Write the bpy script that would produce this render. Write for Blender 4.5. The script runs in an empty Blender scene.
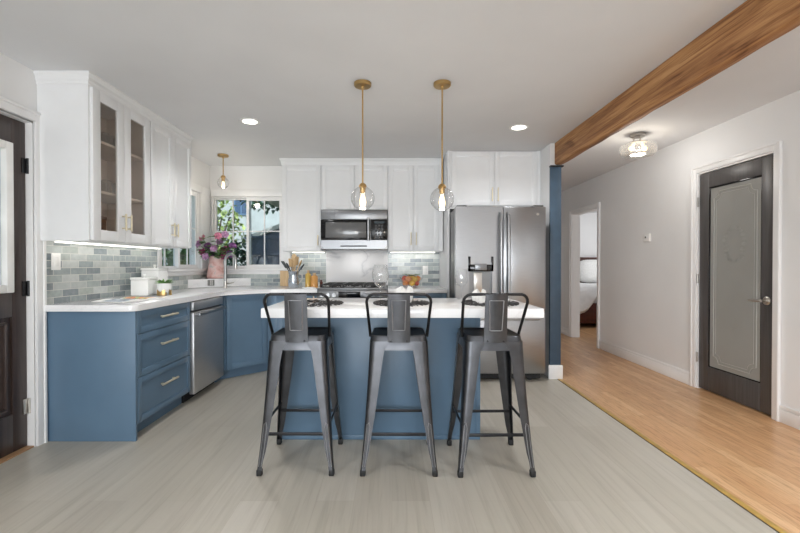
import bpy, bmesh, math, random
from mathutils import Vector, Matrix
random.seed(7)
SC = bpy.context.scene
COL = SC.collection
R = math.radians
PI = math.pi

# ------------------------------------------------------------------ camera, world, lights, exposure
cam_d = bpy.data.cameras.new('camera'); cam = bpy.data.objects.new('camera', cam_d); COL.objects.link(cam)
cam_d.sensor_width = 36.0; cam_d.lens = 412 / 800 * 36.0
cam_d.clip_start = 0.02; cam_d.clip_end = 200
cam.location = (0, 0, 1.185)
cam.rotation_euler = (R(90 - 0.5), 0, 0)
cam_d.shift_x = .010; cam_d.shift_y = .002
SC.camera = cam

SC.view_settings.view_transform = 'Standard'
SC.view_settings.look = 'None'
SC.view_settings.gamma = 1.0
SC.view_settings.use_curve_mapping = False
SC.view_settings.exposure = 0.0
SC.cycles.use_denoising = True
SC.cycles.denoiser = 'OPENIMAGEDENOISE'
SC.cycles.denoising_input_passes = 'RGB_ALBEDO_NORMAL'
SC.cycles.denoising_prefilter = 'ACCURATE'
SC.cycles.use_adaptive_sampling = False
SC.cycles.max_bounces = 10
SC.cycles.diffuse_bounces = 6
SC.cycles.glossy_bounces = 5
SC.cycles.transparent_max_bounces = 24
SC.cycles.caustics_reflective = False
SC.cycles.caustics_refractive = False
SC.cycles.sample_clamp_indirect = 6.0

W = bpy.data.worlds.new('sky'); SC.world = W; W.use_nodes = True
wn = W.node_tree.nodes; wn['Background'].inputs[0].default_value = (0.80, 0.89, 1.0, 1); wn['Background'].inputs[1].default_value = 1.0

def light(name, kind, loc, energy, color=(1, 1, 1), rot=(0, 0, 0), **kw):
    d = bpy.data.lights.new(name, kind); d.energy = energy; d.color = color
    for k, v in kw.items(): setattr(d, k, v)
    o = bpy.data.objects.new(name, d); COL.objects.link(o); o.location = loc; o.rotation_euler = rot
    return o
sun = light('sun', 'SUN', (0, 0, 10), 4.2, (1, .96, .88), (R(38), R(28), 0), angle=R(1.0))
# window_daylight: area lamp standing in for unseen windows behind the camera
light('window_daylight', 'AREA', (-0.6, -4.4, 1.0), 200, (.918, .960, 1.0), (R(90), 0, 0), shape='RECTANGLE', size=3.0, size_y=1.5)
light('hall_fill', 'AREA', (2.60, -2.6, 1.35), 3.2, (.918, .960, 1.0), (R(90), 0, 0), shape='RECTANGLE', size=.45, size_y=1.7)  # added unseen lamp for the fridge streak and a brighter hall wall
light('entrance_fill', 'AREA', (-2.2, -1.2, 1.3), 16, (.918, .960, 1.0), (R(90), 0, R(-90)), shape='RECTANGLE', size=1.6, size_y=1.2)  # added unseen area lamp by the left wall; no opening there
light('bedroom_light', 'AREA', (5.7, 8.2, 1.6), 32, (.98, .99, 1.0), (R(90), 0, R(90)), shape='RECTANGLE', size=2.2, size_y=1.4)  # unseen area lamp inside the bedroom; no window modelled

# ------------------------------------------------------------------ material helpers
def lin(c):
    f = lambda v: v / 12.92 if v <= .04045 else ((v + .055) / 1.055) ** 2.4
    return tuple(f(v / 255) for v in c[:3]) + (1,)
class NT:
    def __init__(s, name):
        s.m = bpy.data.materials.new(name); s.m.use_nodes = True
        s.t = s.m.node_tree; s.n = s.t.nodes; s.b = s.n['Principled BSDF']; s.out = s.n['Material Output']
    def new(s, typ, **kw):
        x = s.n.new(typ)
        for k, v in kw.items():
            if k.startswith('i_'): x.inputs[k[2:].replace('_', ' ')].default_value = v
            else: setattr(x, k, v)
        return x
    def link(s, a, b): s.t.links.new(a, b)
    def coords(s, scale=(1, 1, 1), rot=(0, 0, 0), kind='Object'):
        tc = s.new('ShaderNodeTexCoord'); mp = s.new('ShaderNodeMapping')
        mp.inputs['Scale'].default_value = scale; mp.inputs['Rotation'].default_value = rot
        s.link(tc.outputs[kind], mp.inputs[0]); return mp.outputs[0]
    def noise(s, vec, scale, detail=3, rough=.5, dist=0.0):
        x = s.new('ShaderNodeTexNoise'); s.link(vec, x.inputs['Vector'])
        x.inputs['Scale'].default_value = scale; x.inputs['Detail'].default_value = detail
        x.inputs['Roughness'].default_value = rough; x.inputs['Distortion'].default_value = dist
        return x.outputs[0]
    def ramp(s, fac, stops, interp='LINEAR'):
        x = s.new('ShaderNodeValToRGB'); s.link(fac, x.inputs[0]); x.color_ramp.interpolation = interp
        e = x.color_ramp.elements
        while len(e) < len(stops): e.new(.5)
        for k, (p, c) in zip(e, stops): k.position = p; k.color = lin(c) if max(c) > 1.01 else tuple(c[:3]) + (1,)
        return x.outputs[0]
    def mix(s, fac, a, b, blend='MIX'):
        x = s.new('ShaderNodeMix', data_type='RGBA', blend_type=blend)
        if hasattr(fac, 'is_output'): s.link(fac, x.inputs[0])
        else: x.inputs[0].default_value = fac
        for v, i in ((a, 6), (b, 7)):
            if hasattr(v, 'is_output'): s.link(v, x.inputs[i])
            else: x.inputs[i].default_value = v
        return x.outputs[2]
    def bump(s, h, strength=.2, dist=.002):
        x = s.new('ShaderNodeBump'); x.inputs['Strength'].default_value = strength; x.inputs['Distance'].default_value = dist
        s.link(h, x.inputs['Height']); s.link(x.outputs[0], s.b.inputs['Normal'])
    def set(s, **kw):
        for k, v in kw.items():
            k = k.replace('_', ' ')
            if k == 'Base Color' and hasattr(v, 'is_output'): s.link(v, s.b.inputs[k])
            else: s.b.inputs[k].default_value = v
        return s.m
def paint(name, c, rough=.5, var=.03, scale=6, metal=0.0, bump=0.0, bscale=150, **kw):
    t = NT(name); v = t.coords(); n = t.noise(v, scale, 3)
    lo = tuple(max(0, x * (1 - var)) for x in c); hi = tuple(min(255, x * (1 + var)) for x in c)
    t.set(Base_Color=t.ramp(n, [(.3, lo), (.7, hi)]), Roughness=rough, Metallic=metal, **kw)
    if bump: t.bump(t.noise(v, bscale, 2), bump)
    return t.m
def glow(name, c, strength):
    t = NT(name); t.set(Base_Color=lin(c), Emission_Color=lin(c), Emission_Strength=strength); return t.m
def thin_glass(name, tint=(250, 252, 252), refl=1.0, ior=1.45, rough=0.0, milky=0.0):
    t = NT(name); tr = t.new('ShaderNodeBsdfTransparent'); gl = t.new('ShaderNodeBsdfGlossy'); gl.inputs['Roughness'].default_value = rough
    tr.inputs[0].default_value = lin(tint)
    lw = t.new('ShaderNodeLayerWeight'); lw.inputs[0].default_value = .5
    pw = t.new('ShaderNodeMath', operation='POWER'); t.link(lw.outputs['Facing'], pw.inputs[0]); pw.inputs[1].default_value = 3.0
    mu = t.new('ShaderNodeMath', operation='MULTIPLY_ADD'); t.link(pw.outputs[0], mu.inputs[0]); mu.inputs[1].default_value = .5 * refl; mu.inputs[2].default_value = .04 * refl
    if milky:
        df = t.new('ShaderNodeBsdfTranslucent'); m0 = t.new('ShaderNodeMixShader'); m0.inputs[0].default_value = milky; t.link(tr.outputs[0], m0.inputs[1]); t.link(df.outputs[0], m0.inputs[2]); tr = m0
    mx = t.new('ShaderNodeMixShader'); t.link(mu.outputs[0], mx.inputs[0]); t.link(tr.outputs[0], mx.inputs[1]); t.link(gl.outputs[0], mx.inputs[2])
    t.link(mx.outputs[0], t.out.inputs[0]); return t.m
def steel(name, c=(178, 178, 178), rough=.28, along=(1, 1, 60), metal=1.0):
    t = NT(name); v = t.coords(along); n = t.noise(v, 8, 3)
    t.set(Base_Color=t.ramp(n, [(.3, tuple(x * .95 for x in c)), (.7, c)]), Roughness=rough, Metallic=metal)
    return t.m
def tile(name, axis):       # axis 'x': wall runs along x ; 'y': along y
    t = NT(name); tc = t.new('ShaderNodeTexCoord'); sp = t.new('ShaderNodeSeparateXYZ'); cb = t.new('ShaderNodeCombineXYZ')
    t.link(tc.outputs['Object'], sp.inputs[0]); t.link(sp.outputs[0 if axis == 'x' else 1], cb.inputs[0]); t.link(sp.outputs[2], cb.inputs[1])
    br = t.new('ShaderNodeTexBrick'); t.link(cb.outputs[0], br.inputs['Vector'])
    br.inputs['Color1'].default_value = (0, 0, 0, 1); br.inputs['Color2'].default_value = (1, 1, 1, 1); br.inputs['Mortar'].default_value = (.5, .5, .5, 1)
    br.inputs['Scale'].default_value = 1; br.inputs['Mortar Size'].default_value = .0022; br.inputs['Mortar Smooth'].default_value = .2
    br.inputs['Brick Width'].default_value = .152; br.inputs['Row Height'].default_value = .0505; br.inputs['Bias'].default_value = 0
    pal = t.ramp(br.outputs['Color'], [(0, (116, 126, 132)), (.13, (134, 144, 148)), (.28, (152, 162, 163)), (.42, (166, 175, 174)), (.56, (182, 188, 186)), (.7, (172, 179, 174)), (.84, (194, 199, 197))], 'CONSTANT')
    n = t.noise(t.coords((1, 1, 1)), 30, 3)
    pal = t.mix(.12, pal, t.ramp(n, [(.3, (110, 120, 125)), (.7, (230, 232, 230))]))
    t.set(Base_Color=t.mix(br.outputs['Fac'], pal, lin((214, 214, 208))), Roughness=.18)
    inv = t.new('ShaderNodeMath', operation='SUBTRACT'); inv.inputs[0].default_value = 1; t.link(br.outputs['Fac'], inv.inputs[1])
    t.bump(inv.outputs[0], .5, .002); return t.m
def planks(name, pal, w, l, mortar, rough, grain, mcol, gl=(.9, .89, .88)):
    t = NT(name); v = t.coords((1, 1, 1), (0, 0, R(90)))
    br = t.new('ShaderNodeTexBrick'); t.link(v, br.inputs['Vector'])
    br.inputs['Color1'].default_value = (0, 0, 0, 1); br.inputs['Color2'].default_value = (1, 1, 1, 1); br.inputs['Mortar'].default_value = (.5, .5, .5, 1)
    br.inputs['Scale'].default_value = 1; br.inputs['Mortar Size'].default_value = mortar; br.inputs['Mortar Smooth'].default_value = .1
    br.inputs['Brick Width'].default_value = l; br.inputs['Row Height'].default_value = w; br.offset = .37; br.offset_frequency = 2
    base = t.ramp(br.outputs['Color'], [(i / (len(pal) - 1), c) for i, c in enumerate(pal)])
    g = t.noise(t.coords((grain[0], grain[1], 1)), 1, 6, .62, .6)
    g2 = t.noise(t.coords((grain[0] * .25, grain[1] * .5, 1)), 1, 4, .6, 1.2)
    base = t.mix(1.0, base, t.ramp(g, [(.30, gl), (.5, (.97, .97, .97)), (.7, (1, 1, 1))]), 'MULTIPLY')
    base = t.mix(1.0, base, t.ramp(g2, [(.32, (.93, .925, .92)), (.62, (1, 1, 1))]), 'MULTIPLY')
    t.set(Base_Color=t.mix(br.outputs['Fac'], base, lin(mcol)), Roughness=rough)
    t.bump(g, .06, .001); return t.m
def marble(name, base=(238, 238, 238), vein=(196, 196, 200), scale=1.6, lo=.012, rot=(0, .6, .5), rough=.14, amt=1.0):
    t = NT(name); v = t.coords((1, 1, 1), rot); n = t.noise(v, scale, 5, .55, 1.2)
    d = t.new('ShaderNodeMath', operation='SUBTRACT'); t.link(n, d.inputs[0]); d.inputs[1].default_value = .5
    a = t.new('ShaderNodeMath', operation='ABSOLUTE'); t.link(d.outputs[0], a.inputs[0])
    mix = tuple(base[i] + (vein[i] - base[i]) * amt for i in range(3))
    t.set(Base_Color=t.ramp(a.outputs[0], [(0, mix), (lo, tuple((mix[i] + base[i] * 2) / 3 for i in range(3))), (lo * 4, base)]), Roughness=rough); return t.m
def wood(name, c0, c1, scale=(30, 2, 30), rough=.5, dist=2.0, ramp=None, bump=.15):
    t = NT(name); g = t.noise(t.coords(scale), 1, 7, .65, dist); g2 = t.noise(t.coords(tuple(s * .35 for s in scale)), 1, 4, .6, 1)
    b = t.ramp(g, ramp or [(.3, c0), (.62, c1)])
    b = t.mix(1.0, b, t.ramp(g2, [(.3, (.70, .64, .6)), (.6, (1, 1, 1))]), 'MULTIPLY')
    t.set(Base_Color=b, Roughness=rough); t.bump(g, bump, .003); return t.m

M = {}
M['wall'] = paint('wall_paint', (230, 230, 230), .55, .01, 2, bump=.04)
M['ceil'] = paint('ceiling_paint', (222, 223, 225), .8, .01, 2, bump=.04)
M['trimw'] = paint('trim_white', (236, 236, 236), .35, .008)
M['cab'] = paint('cabinet_white', (232, 233, 234), .35, .008)
M['blue'] = paint('cabinet_blue', (94, 120, 143), .38, .025, 4)
M['postb'] = paint('post_blue', (60, 80, 98), .5, .06, 9)
M['steel'] = steel('stainless', (166, 167, 169), .30, (1, 1, 60))
M['steelh'] = steel('stainless_brushed_across', (136, 137, 139), .34, (60, 60, 1))
M['dwsteel'] = steel('dishwasher_steel', (200, 200, 201), .45, (1, 1, 60))
M['dsteel'] = steel('dark_stainless', (120, 120, 120), .3, (1, 1, 60))
M['nickel'] = paint('satin_nickel', (196, 192, 186), .3, .02, 8, 1.0)
M['brass'] = paint('aged_brass', (194, 162, 110), .34, .04, 8, 1.0)
M['faucet'] = paint('brushed_nickel', (164, 164, 164), .32, .02, 8, .9)
M['gold'] = paint('champagne_gold', (232, 222, 196), .35, .02, 8, .9)
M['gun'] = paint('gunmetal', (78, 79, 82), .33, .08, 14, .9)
M['gunl'] = paint('gunmetal_pale', (150, 151, 154), .4, .05, 14, .85)  # paler gunmetal for near-leg ribs and embossed border
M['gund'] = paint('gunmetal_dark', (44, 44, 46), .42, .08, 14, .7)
M['rubber'] = paint('black_rubber', (24, 24, 25), .6)
M['black'] = paint('black_gloss', (16, 16, 18), .12)
M['iron'] = paint('cast_iron', (26, 26, 27), .5, .1, 30)
M['quartz'] = marble('white_quartz', (242, 242, 243), (214, 215, 218), 2.2, .008, (0, 0, .4), .12, .35)
M['slab'] = marble('marble_slab', (249, 249, 250), (214, 215, 218), .8, .007, (0, .75, .3), .32)
M['tilex'] = tile('subway_tile_x', 'x'); M['tiley'] = tile('subway_tile_y', 'y')
M['lam'] = planks('grey_laminate', [(178, 171, 158), (189, 183, 171), (183, 177, 164), (194, 188, 177)], .19, 1.5, .0008, .36, (34, 1.3), (166, 157, 143), (.83, .82, .80))
M['oak'] = planks('oak_strip', [(198, 150, 106), (216, 172, 126), (204, 156, 112), (224, 184, 140), (210, 164, 118)], .057, .6, .0009, .32, (90, 6), (164, 120, 80), (.62, .54, .46))
M['strip'] = paint('yellow_transition', (186, 152, 78), .4, .08, 20)
M['dkline'] = paint('dark_gap', (60, 48, 38), .6)
def beam_mat():
    t = NT('rough_beam'); v = t.coords((38, 1.1, 24)); f = t.coords((150, 2.2, 120)); k = t.coords((5, .9, 5))
    g = t.noise(v, 1, 6, .62, .5); fi = t.noise(f, 1, 3, .6, .3); kn = t.noise(k, 1, 4, .6, 1.6)
    b = t.ramp(g, [(.30, (108, 66, 38)), (.42, (156, 108, 66)), (.56, (184, 136, 88)), (.74, (204, 160, 112))])
    b = t.mix(1.0, b, t.ramp(fi, [(.36, (.62, .52, .44)), (.5, (1, 1, 1))]), 'MULTIPLY')
    b = t.mix(1.0, b, t.ramp(kn, [(.33, (.36, .27, .22)), (.44, (.88, .84, .80)), (.55, (1, 1, 1))]), 'MULTIPLY')
    t.set(Base_Color=b, Roughness=.6); t.bump(fi, .5, .004); return t.m
M['beam'] = beam_mat()
M['ddoor'] = wood('dark_door_wood', (50, 40, 38), (74, 62, 58), (30, 30, 1.5), .32, 1, None, .04)
M['gdoor'] = wood('charcoal_door_paint', (70, 68, 68), (86, 84, 84), (30, 30, 1.5), .4, 1, None, .04)
M['frost'] = paint('frosted_glass', (150, 150, 146), .22, .02, 3)
M['frostl'] = paint('etched_border', (166, 166, 161), .5, .02, 3)
M['frostd'] = paint('etched_wreath', (141, 141, 137), .5, .05, 20)
M['glass'] = thin_glass('clear_glass'); M['pane'] = thin_glass('window_pane', (240, 246, 248), .7)
M['wine'] = thin_glass('crystal', (250, 251, 251), 2.3, 1.5, 0.0, .07)
M['globe'] = thin_glass('globe_glass', (248, 248, 248), 1.6, 1.5)
M['cabglass'] = thin_glass('cabinet_glass', (250, 247, 244), .9)
M['amberg'] = thin_glass('warm_glass', (253, 250, 244), 1.7, 1.5, 0.0, .14)
M['bulb'] = glow('bulb_glow', (255, 226, 176), 2.2)
M['lamp'] = glow('downlight_glow', (255, 250, 240), 6.0)
M['led'] = glow('led_strip', (255, 252, 244), 1.8)
M['plastic'] = paint('white_plastic', (240, 240, 238), .3)
M['ceramic'] = paint('white_ceramic', (238, 238, 236), .2)
M['linen'] = paint('white_linen', (236, 236, 234), .8, .03, 40, bump=.3)
M['duvet'] = paint('white_duvet', (232, 232, 232), .8, .03, 10, bump=.2, bscale=30)
M['bedwood'] = wood('mahogany', (60, 26, 20), (98, 46, 34), (3, 30, 30), .3)
M['shelf'] = paint('cabinet_inside', (216, 206, 196), .6)
M['boxwood'] = wood('brown_wood', (88, 58, 38), (120, 84, 56), (4, 30, 30))
M['lwood'] = wood('light_wood', (196, 164, 120), (226, 198, 156), (30, 30, 3))

# ------------------------------------------------------------------ mesh helpers
class MB:
    def __init__(s, T=None):
        s.bm = bmesh.new(); s.T = T or Matrix(); s.mi = 0
    def _fin(s, verts, M4=None):
        m = s.T @ (M4 or Matrix())
        for v in verts: v.co = m @ v.co
        for f in {f for v in verts for f in v.link_faces}: f.material_index = s.mi
    def box(s, x0, x1, y0, y1, z0, z1, bev=0.0, seg=2, M4=None):
        g = bmesh.ops.create_cube(s.bm, size=1)['verts']
        for v in g: v.co = Vector((x0 + (v.co.x + .5) * (x1 - x0), y0 + (v.co.y + .5) * (y1 - y0), z0 + (v.co.z + .5) * (z1 - z0)))
        if bev:
            bev = min(bev, .45 * min(abs(x1 - x0), abs(y1 - y0), abs(z1 - z0)))
            ed = list({e for v in g for e in v.link_edges})
            r = bmesh.ops.bevel(s.bm, geom=ed, offset=bev, segments=seg, profile=.5, affect='EDGES')
            g = list({v for f in r['faces'] for v in f.verts} | {v for v in g if v.is_valid})
        s._fin(g, M4); return s
    def loft(s, rings, cap=True, closed=True, M4=None):
        rr = [[s.bm.verts.new(p) for p in ring] for ring in rings]
        n = len(rr[0])
        for a, b in zip(rr, rr[1:]):
            for i in range(n if closed else n - 1):
                j = (i + 1) % n
                try: s.bm.faces.new((a[i], a[j], b[j], b[i]))
                except ValueError: pass
        if cap and closed:
            s.bm.faces.new(list(reversed(rr[0]))); s.bm.faces.new(rr[-1])
        s._fin([v for r in rr for v in r], M4); return s
    def lathe(s, prof, n=24, loc=(0, 0, 0), M4=None, cap=True):
        rings = [[(loc[0] + r * math.cos(2 * PI * i / n), loc[1] + r * math.sin(2 * PI * i / n), loc[2] + z) for i in range(n)] for r, z in prof]
        return s.loft(rings, cap, True, M4)
    def cyl(s, p0, p1, r, r1=None, n=14):
        return s.tube([p0, p1], [r, r if r1 is None else r1], n)
    def tube(s, pts, r, n=10, closed=False):
        P = [Vector(p) for p in pts]; k = len(P)
        rad = r if isinstance(r, (list, tuple)) else [r] * k
        def tan(i):
            if closed: return (P[(i + 1) % k] - P[i - 1]).normalized()
            a = P[max(i - 1, 0)]; b = P[min(i + 1, k - 1)]; return (b - a).normalized()
        t = tan(0); up = Vector((0, 0, 1)) if abs(t.z) < .9 else Vector((1, 0, 0))
        u = t.cross(up).normalized(); rings = []
        for i in range(k):
            t = tan(i); u = (u - t * u.dot(t)).normalized(); w = t.cross(u)
            rings.append([P[i] + (u * math.cos(2 * PI * j / n) + w * math.sin(2 * PI * j / n)) * rad[i] for j in range(n)])
        if closed: rings.append(rings[0]); return s.loft(rings, False)
        return s.loft(rings)
    def prism(s, poly, z0, z1, M4=None, bev=0.0):
        a = [s.bm.verts.new((x, y, z0)) for x, y in poly]; b = [s.bm.verts.new((x, y, z1)) for x, y in poly]
        n = len(poly); fs = [s.bm.faces.new(list(reversed(a))), s.bm.faces.new(b)]
        for i in range(n): fs.append(s.bm.faces.new((a[i], a[(i + 1) % n], b[(i + 1) % n], b[i])))
        vs = a + b
        if bev:
            ed = list({e for f in fs[:2] for e in f.edges})
            r = bmesh.ops.bevel(s.bm, geom=ed, offset=bev, segments=2, profile=.5, affect='EDGES')
            vs = list({v for f in r['faces'] for v in f.verts} | {v for v in vs if v.is_valid})
        s._fin(vs, M4); return s
    def ball(s, c, r, sub=2, sc=(1, 1, 1), M4=None):
        g = bmesh.ops.create_icosphere(s.bm, subdivisions=sub, radius=1)['verts']
        for v in g: v.co = Vector((c[0] + v.co.x * r * sc[0], c[1] + v.co.y * r * sc[1], c[2] + v.co.z * r * sc[2]))
        s._fin(g, M4); return s
    def quad(s, p):
        f = [s.bm.verts.new(q) for q in p]; s.bm.faces.new(f); s._fin(f); return s
    def build(s, name, mat, parent=None, loc=(0, 0, 0), rotz=0, smooth=32):
        me = bpy.data.meshes.new(name)
        bmesh.ops.recalc_face_normals(s.bm, faces=s.bm.faces[:])
        s.bm.to_mesh(me); s.bm.free()
        for m in (mat if isinstance(mat, (list, tuple)) else [mat]): me.materials.append(m)
        if smooth:
            for p in me.polygons: p.use_smooth = True
            me.set_sharp_from_angle(angle=R(smooth))
        o = bpy.data.objects.new(name, me); COL.objects.link(o); o.location = loc; o.rotation_euler = (0, 0, rotz)
        if parent: o.parent = parent
        return o
def tag(o, label=None, cat=None, group=None, kind=None):
    for k, v in (('label', label), ('category', cat), ('group', group), ('kind', kind)):
        if v: o[k] = v
    return o
def thing(name, label, cat, loc=(0, 0, 0), rotz=0, group=None):
    o = bpy.data.objects.new(name, None); COL.objects.link(o); o.location = loc; o.rotation_euler = (0, 0, rotz); o.empty_display_size = .05
    return tag(o, label, cat, group)
def struct(o): o['kind'] = 'structure'; return o
def kids(o): return [c for c in bpy.data.objects if c.parent == o]
def dup(o, loc, rotz=0, label=None, group=None, parent=None):
    c = o.copy(); COL.objects.link(c); c.parent = parent
    if parent is None:
        c.location = loc; c.rotation_euler = (0, 0, rotz)
        if label: c['label'] = label
        if group: c['group'] = group
    for ch in kids(o): dup(ch, None, 0, parent=c)
    return c

# ------------------------------------------------------------------ dimensions
WL, WB, WR, CE = -2.32, 5.26, 2.93, 2.44
YN = -4.6
# ------------------------------------------------------------------ structure
def wall_rects(u0, u1, z0, z1, holes):
    us = sorted({u0, u1, *[h[0] for h in holes], *[h[1] for h in holes]}); zs = sorted({z0, z1, *[h[2] for h in holes], *[h[3] for h in holes]})
    for a, b in zip(us, us[1:]):
        for c, d in zip(zs, zs[1:]):
            if not any(h[0] <= a and b <= h[1] and h[2] <= c and d <= h[3] for h in holes): yield a, b, c, d
def wall(name, axis, at0, at1, u0, u1, holes=(), mat='wall', z1=CE):
    m = MB()
    for a, b, c, d in wall_rects(u0, u1, 0, z1, holes):
        if axis == 'y': m.box(at0, at1, a, b, c, d)
        else: m.box(a, b, at0, at1, c, d)
    bmesh.ops.remove_doubles(m.bm, verts=m.bm.verts[:], dist=1e-5)
    return struct(m.build(name, M[mat], smooth=0))
struct(MB().box(WL - .2, 1.705, YN, WB + .1, -.1, 0).build('floor_kitchen', M['lam'], smooth=0))
struct(MB().box(1.745, 6.2, YN, 10.2, -.1, 0).build('floor_hall', M['oak'], smooth=0))
struct(MB().box(1.705, 1.712, YN, 4.27, -.1, .001).build('trim_1', M['dkline'], smooth=0))
struct(MB().box(1.712, 1.746, YN, 4.27, -.1, .004, .003).build('trim_2', M['strip']))
struct(MB().box(WL - .2, 6.2, YN, 10.2, CE, CE + .1).build('ceiling', M['ceil'], smooth=0))
W2 = (4.13, 5.00, 1.138, 2.050); W1 = (-2.300, -1.400, 1.138, 2.050)
wall('wall_left', 'y', WL - .14, WL, YN, WB + .14, [(1.72, 2.668, 0, 2.10), W2])
wall('wall_back', 'x', WB, WB + .14, WL, 1.64, [W1])
wall('wall_right', 'y', WR, WR + .12, YN, 10.0, [(3.165, 3.945, 0, 2.045), (5.86, 6.70, 0, 2.0)])
wall('wall_near', 'x', YN - .12, YN, WL, WR, [(-2.12, .92, 0.24, 1.76)])  # unseen wall added to grey the fridge reflection; opening trimmed for steel reflections
wall('wall_hall', 'y', 1.64, 1.747, 4.285, 7.42)
wall('wall_end', 'x', 7.3, 7.42, 1.747, WR)
wall('wall_bedroom_back', 'x', 10.0, 10.12, WR, 6.2)
wall('wall_bedroom_right', 'y', 6.0, 6.12, 4.9, 10.0)
wall('wall_bedroom_front', 'x', 4.9, 5.02, WR + .12, 6.0)
def base_y(name, x0, x1, y0, y1): # skirting on a wall that runs along y
    return struct(MB().box(min(x0, x1), max(x0, x1), y0, y1, 0, .10, .003).box(min(x0, x1) + (.004 if x1 < x0 else 0), max(x0, x1) - (0 if x1 < x0 else .004), y0, y1, .10, .13, .006).build(name, M['trimw']))
base_y('baseboard_right_near', WR, WR - .015, YN, 3.10)
base_y('baseboard_right', WR, WR - .015, 4.02, 5.78)
base_y('baseboard_right_far', WR, WR - .015, 6.77, 7.3)
struct(MB().box(1.747, WR, 7.285, 7.3, 0, .13, .004).build('baseboard_end', M['trimw']))
base_y('baseboard_hall', 1.747, 1.762, 4.30, 7.28)
struct(MB().box(1.617, 1.765, 4.243, 4.262, 0, .145, .004).box(1.75, 1.765, 4.25, 4.40, 0, .13, .004).build('baseboard_post', M['trimw']))
struct(MB().box(WR + .12, 6, 9.98, 10, 0, .13, .004).build('baseboard_bedroom', M['trimw']))

def casing(name, axis, face, out, u0, u1, z1, w=.075, t=.018, z0=0):
    m = MB(); f0, f1 = sorted((face, face + out * t)); g0, g1 = sorted((face, face + out * (t + .008)))
    for a, b, c, d in ((u0 - w, u0, z0, z1 + w), (u1, u1 + w, z0, z1 + w), (u0, u1, z1, z1 + w)):
        if axis == 'y': m.box(f0, f1, a, b, c, d, .004)
        else: m.box(a, b, f0, f1, c, d, .004)
    e = .018
    for a, b, c, d in ((u0 - w - .0015, u0 - w + e, z0, z1 + w + .0015), (u1 + w - e, u1 + w + .0015, z0, z1 + w + .0015), (u0 - w + e, u1 + w - e, z1 + w - e, z1 + w + .0015)):
        if axis == 'y': m.box(g0, g1, a, b, c, d, .004)
        else: m.box(a, b, g0, g1, c, d, .004)
    return struct(m.build(name, M['trimw']))
casing('trim_3', 'y', WR, -1, 3.155, 3.955, 2.055, .058)
casing('trim_4', 'y', WR, -1, 5.86, 6.70, 2.0, .06)
casing('trim_5', 'y', WL, 1, 1.71, 2.671, 2.108, .066)
# jamb of the bedroom doorway and the edge of its open door
struct(MB().box(WR - .001, WR + .121, 5.86, 5.872, 0, 2.0).box(WR - .001, WR + .121, 6.688, 6.70, 0, 2.0).box(WR - .001, WR + .121, 5.872, 6.688, 1.988, 2.0).build('trim_6', M['trimw'], smooth=0))

# windows
def window(name, axis, face, u0, u1, z0, z1, out):
    # out: +1 when outside lies at larger coordinate
    root = bpy.data.objects.new(name, None); COL.objects.link(root); struct(root)
    def bx(m, a, b, d0, d1, c, d, bev=.003):
        p, q = sorted((face + out * d0, face + out * d1))
        if axis == 'x': m.box(a, b, p, q, c, d, bev)
        else: m.box(p, q, a, b, c, d, bev)
    m = MB(); e = .012
    for r in ((u0, u0 + e, z0, z1), (u1 - e, u1, z0, z1), (u0 + e, u1 - e, z0, z0 + e), (u0 + e, u1 - e, z1 - e, z1)): bx(m, r[0], r[1], .02, .12, r[2], r[3], 0)
    m.build('frame', M['trimw'], root)
    mid = (u0 + u1) / 2
    for k, (a, b) in enumerate(((u0 + e, mid + .02), (mid - .02, u1 - e))):
        d = .075 if k == 0 else .035
        s = MB(); w = .018 if k == 0 else .034
        for r in ((a, a + w, z0 + e, z1 - e), (b - w, b, z0 + e, z1 - e), (a + w, b - w, z0 + e, z0 + e + w), (a + w, b - w, z1 - e - w, z1 - e)): bx(s, r[0], r[1], d, d + .03, r[2], r[3], 0)
        c = (a + b) / 2; zc = z0 + (z1 - z0) * .52
        bx(s, c - .007, c + .007, d + .008, d + .022, z0 + e + w, z1 - e - w, 0); bx(s, a + w, b - w, d + .0085, d + .0215, zc - .007, zc + .007, 0)
        so = s.build('sash', M['trimw'], root)
        g = MB(); bx(g, a + w * .6, b - w * .6, d + .013, d + .017, z0 + e + w * .6, z1 - e - w * .6, 0); g.build('pane', M['pane'], so)
    return root
w1 = window('window_1', 'x', WB, *W1, 1); w2 = window('window_2', 'y', WL, *W2, -1)
m = MB()   # casing boards + sill boards round both windows
m.box(WL + .017, W1[0], WB - .016, WB, W1[2], W1[3] + .085, .003).box(W1[1], W1[1] + .10, WB - .016, WB, W1[2], W1[3] + .085, .003).box(W1[0], W1[1], WB - .016, WB, W1[3], W1[3] + .085, .003)
m.box(WL, W1[1] + .115, WB - .05, WB + .10, W1[2] - .028, W1[2], .006).box(WL, W1[1] + .10, WB - .018, WB, W1[2] - .075, W1[2] - .028, .004)
m.build('casing', M['trimw'], w1)
m = MB()
m.box(WL, WL + .016, W2[0] - .07, W2[0], W2[2], W2[3] + .085, .003).box(WL, WL + .016, W2[1], WB - .02, W2[2], W2[3] + .085, .003).box(WL, WL + .016, W2[0], W2[1], W2[3], W2[3] + .085, .003)
m.box(WL - .10, WL + .05, W2[0] - .085, WB - .051, W2[2] - .028, W2[2], .006).box(WL, WL + .018, W2[0] - .07, WB - .02, W2[2] - .075, W2[2] - .028, .004)
m.build('casing', M['trimw'], w2)

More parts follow.
